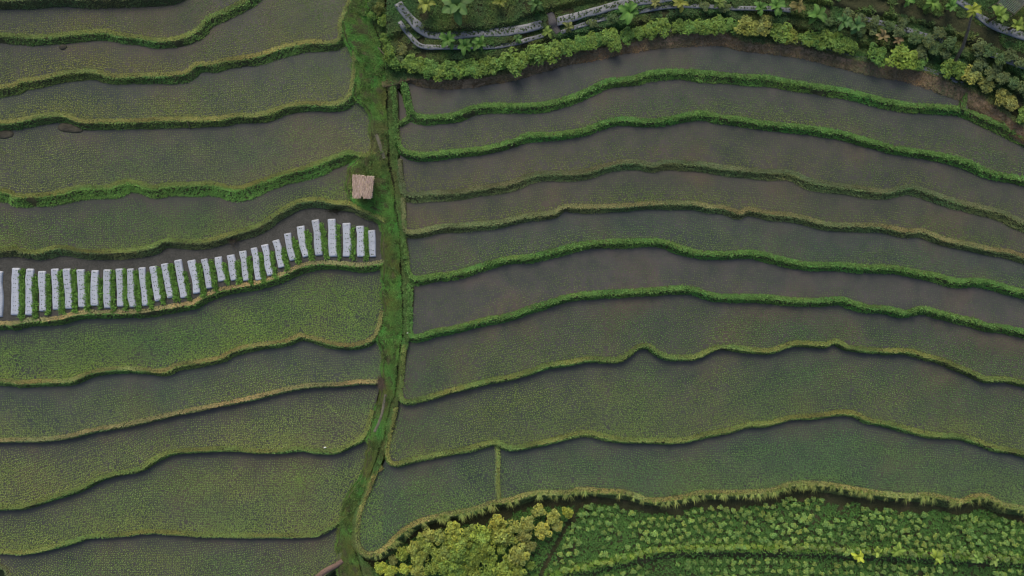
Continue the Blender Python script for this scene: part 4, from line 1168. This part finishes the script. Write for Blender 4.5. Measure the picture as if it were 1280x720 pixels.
lump('mud_mound', 79, 59, zL[2], .42, .28, .15, MAT['mud'], 'small dark clod in the paddy below the top left bund', 'clod', .1, 3)
lump('sack', 510, 416, float(zstrip(416)) + .12, .17, .085, .12, MAT['sack'], 'crumpled white plastic sack beside the ditch near a bund end', 'sack', .45, 4, neck=True)
lump('sack', 406, 559.5, zL[9] + .12, .12, .08, .1, MAT['sack'], 'small white plastic scrap on the lip of the curved left bund', 'sack', .1, 5, neck=True)
# heap of brown stalks where a left bund meets the strip
vv, ff, tt = tufts(P(478 + RNG.normal(0, 3, 160), 479 + RNG.normal(0, 3, 160), zstrip(479) + .05), 3, .35, .05, .25, (.11, .085, .06), .3)
o = link('stalk_heap', mesh_np('stalk_heap', vv, ff, tint=tt), MAT['leaf']); tag(o, 'heap of dry brown stalks at the end of the tan topped bund', 'heap')
# dark reeds above the beds
vv, ff, tt = tufts(P(419 + RNG.normal(0, 4.5, 60), 262 + RNG.normal(0, 3, 60), zL[6]), 4, .55, .04, 1.0, (.03, .035, .018), .3)
o = link('reed_clump', mesh_np('reed_clump', vv, ff, tint=tt), MAT['leaf']); tag(o, 'dark reed clump above the longest white beds near the hut', 'reeds')
vv, ff, tt = tufts(P(292 + RNG.normal(0, 4, 40), 300 + RNG.normal(0, 3, 40), zL[6] + .3), 3, .5, .04, .5, (.06, .05, .035), .3)
o = link('dry_stalks', mesh_np('dry_stalks', vv, ff, tint=tt), MAT['leaf']); tag(o, 'dry brown stalks on the bank above the middle white beds', 'stalks')
# bent bamboo stick at a left bund
tv, tf = tube([P(234, 153, zL[3] + .1), P(236.5, 157, zL[3] - .1), P(238, 162, zL[4] - .1)], [.05, .045, .04], 8)
cen = tv.mean(0)
o = link('bamboo_spout', mesh_np('bamboo_spout', tv - cen, tf, smooth=True), MAT['wood']); o.location = [float(q) for q in cen]
tag(o, 'bent bamboo water spout poking from the golden bund', 'spout')
# pole lying across the bushes beside the ditch
tv, tf = tube([P(472.5, 59, zstrip(59) + .5), P(477, 64.5, zstrip(64) + .55), P(482, 70, zstrip(70) + .6)], [.045, .045, .035], 8)
cen = tv.mean(0)
o = link('pole', mesh_np('pole', tv - cen, tf, smooth=True), MAT['wood']); o.location = [float(q) for q in cen]
tag(o, 'pale pole lying in the grass by the ditch bushes', 'pole')
# net frame in the top right corner
def net():
    z = float(zgar(1265, 8)) + 1.0
    A, B, D = P(1249, -6, z), P(1278, 8, z - .1), P(1262, -22, z + .1)
    A, B = P(1246, 4, z), P(1268, 18, z)
    D = P(1262, -12, z + .2)
    Cc = B + (D - A)
    cen = (A + Cc) / 2; cen[2] = z - 1.0
    root = empty('net_frame', cen)
    parts = []
    for k in range(1, 12):
        s = k / 12
        parts.append((*tube([A + (B - A) * s - cen, D + (Cc - D) * s - cen], [.014, .014], 4), None))
        parts.append((*tube([A + (D - A) * s - cen, B + (Cc - B) * s - cen], [.014, .014], 4), None))
    v, f, t = join_meshes(parts)
    link('net', mesh_np('net', v, f), MAT['net'], root)
    rim = [(*tube([p - cen, q - cen], [.035, .035], 8), None) for p, q in ((A, B), (B, Cc), (Cc, D), (D, A))]
    v, f, t = join_meshes(rim)
    link('frame', mesh_np('frame', v, f, smooth=True), MAT['wood'], root)
    for p in (A, B, Cc, D):
        q = p - cen
        tv, tf = tube([(q[0], q[1], -.4), tuple(q)], [.04, .035], 8)
        link('post', mesh_np('post', tv, tf, smooth=True), MAT['wood'], root)
    tag(root, 'grey square-mesh net on a pole frame in the top right corner', 'net')
net()

# ------------------------------------------------------------------ camera, light, world
sc = bpy.context.scene
cam = bpy.data.cameras.new('camera'); co = bpy.data.objects.new('camera', cam); C.objects.link(co)
co.location = (0, 0, H); co.rotation_euler = (0, 0, 0)
cam.sensor_width = 36; cam.lens = 36 * H / (1280 / PX)
cam.clip_end = 3000; cam.clip_start = .5
sc.camera = co

SUN_EL, SUN_AZ = R(46), R(-12)      # azimuth from +Y (top of the photo) towards +X
d = Vector((math.sin(SUN_AZ) * math.cos(SUN_EL), math.cos(SUN_AZ) * math.cos(SUN_EL), math.sin(SUN_EL)))
sl = bpy.data.lights.new('sun', 'SUN'); so = bpy.data.objects.new('sun', sl); C.objects.link(so)
sl.energy = 1.5; sl.angle = R(24); sl.color = (1, .9, .7)
so.rotation_euler = d.to_track_quat('Z', 'Y').to_euler(); so.location = (0, 0, 100)
w = bpy.data.worlds.new('World'); sc.world = w; w.use_nodes = True
nt = w.node_tree; bg = nt.nodes['Background']
sky = nt.nodes.new('ShaderNodeTexSky'); sky.sky_type = 'NISHITA'; sky.sun_disc = False
sky.sun_elevation = SUN_EL; sky.sun_rotation = SUN_AZ
sky.dust_density = 4.0; sky.air_density = 1.0; sky.ozone_density = .8
nt.links.new(sky.outputs[0], bg.inputs[0]); bg.inputs[1].default_value = .15
sc.cycles.filter_width = 1.1
sc.view_settings.view_transform = 'Standard'; sc.view_settings.look = 'None'
sc.view_settings.exposure = .02; sc.view_settings.gamma = 1
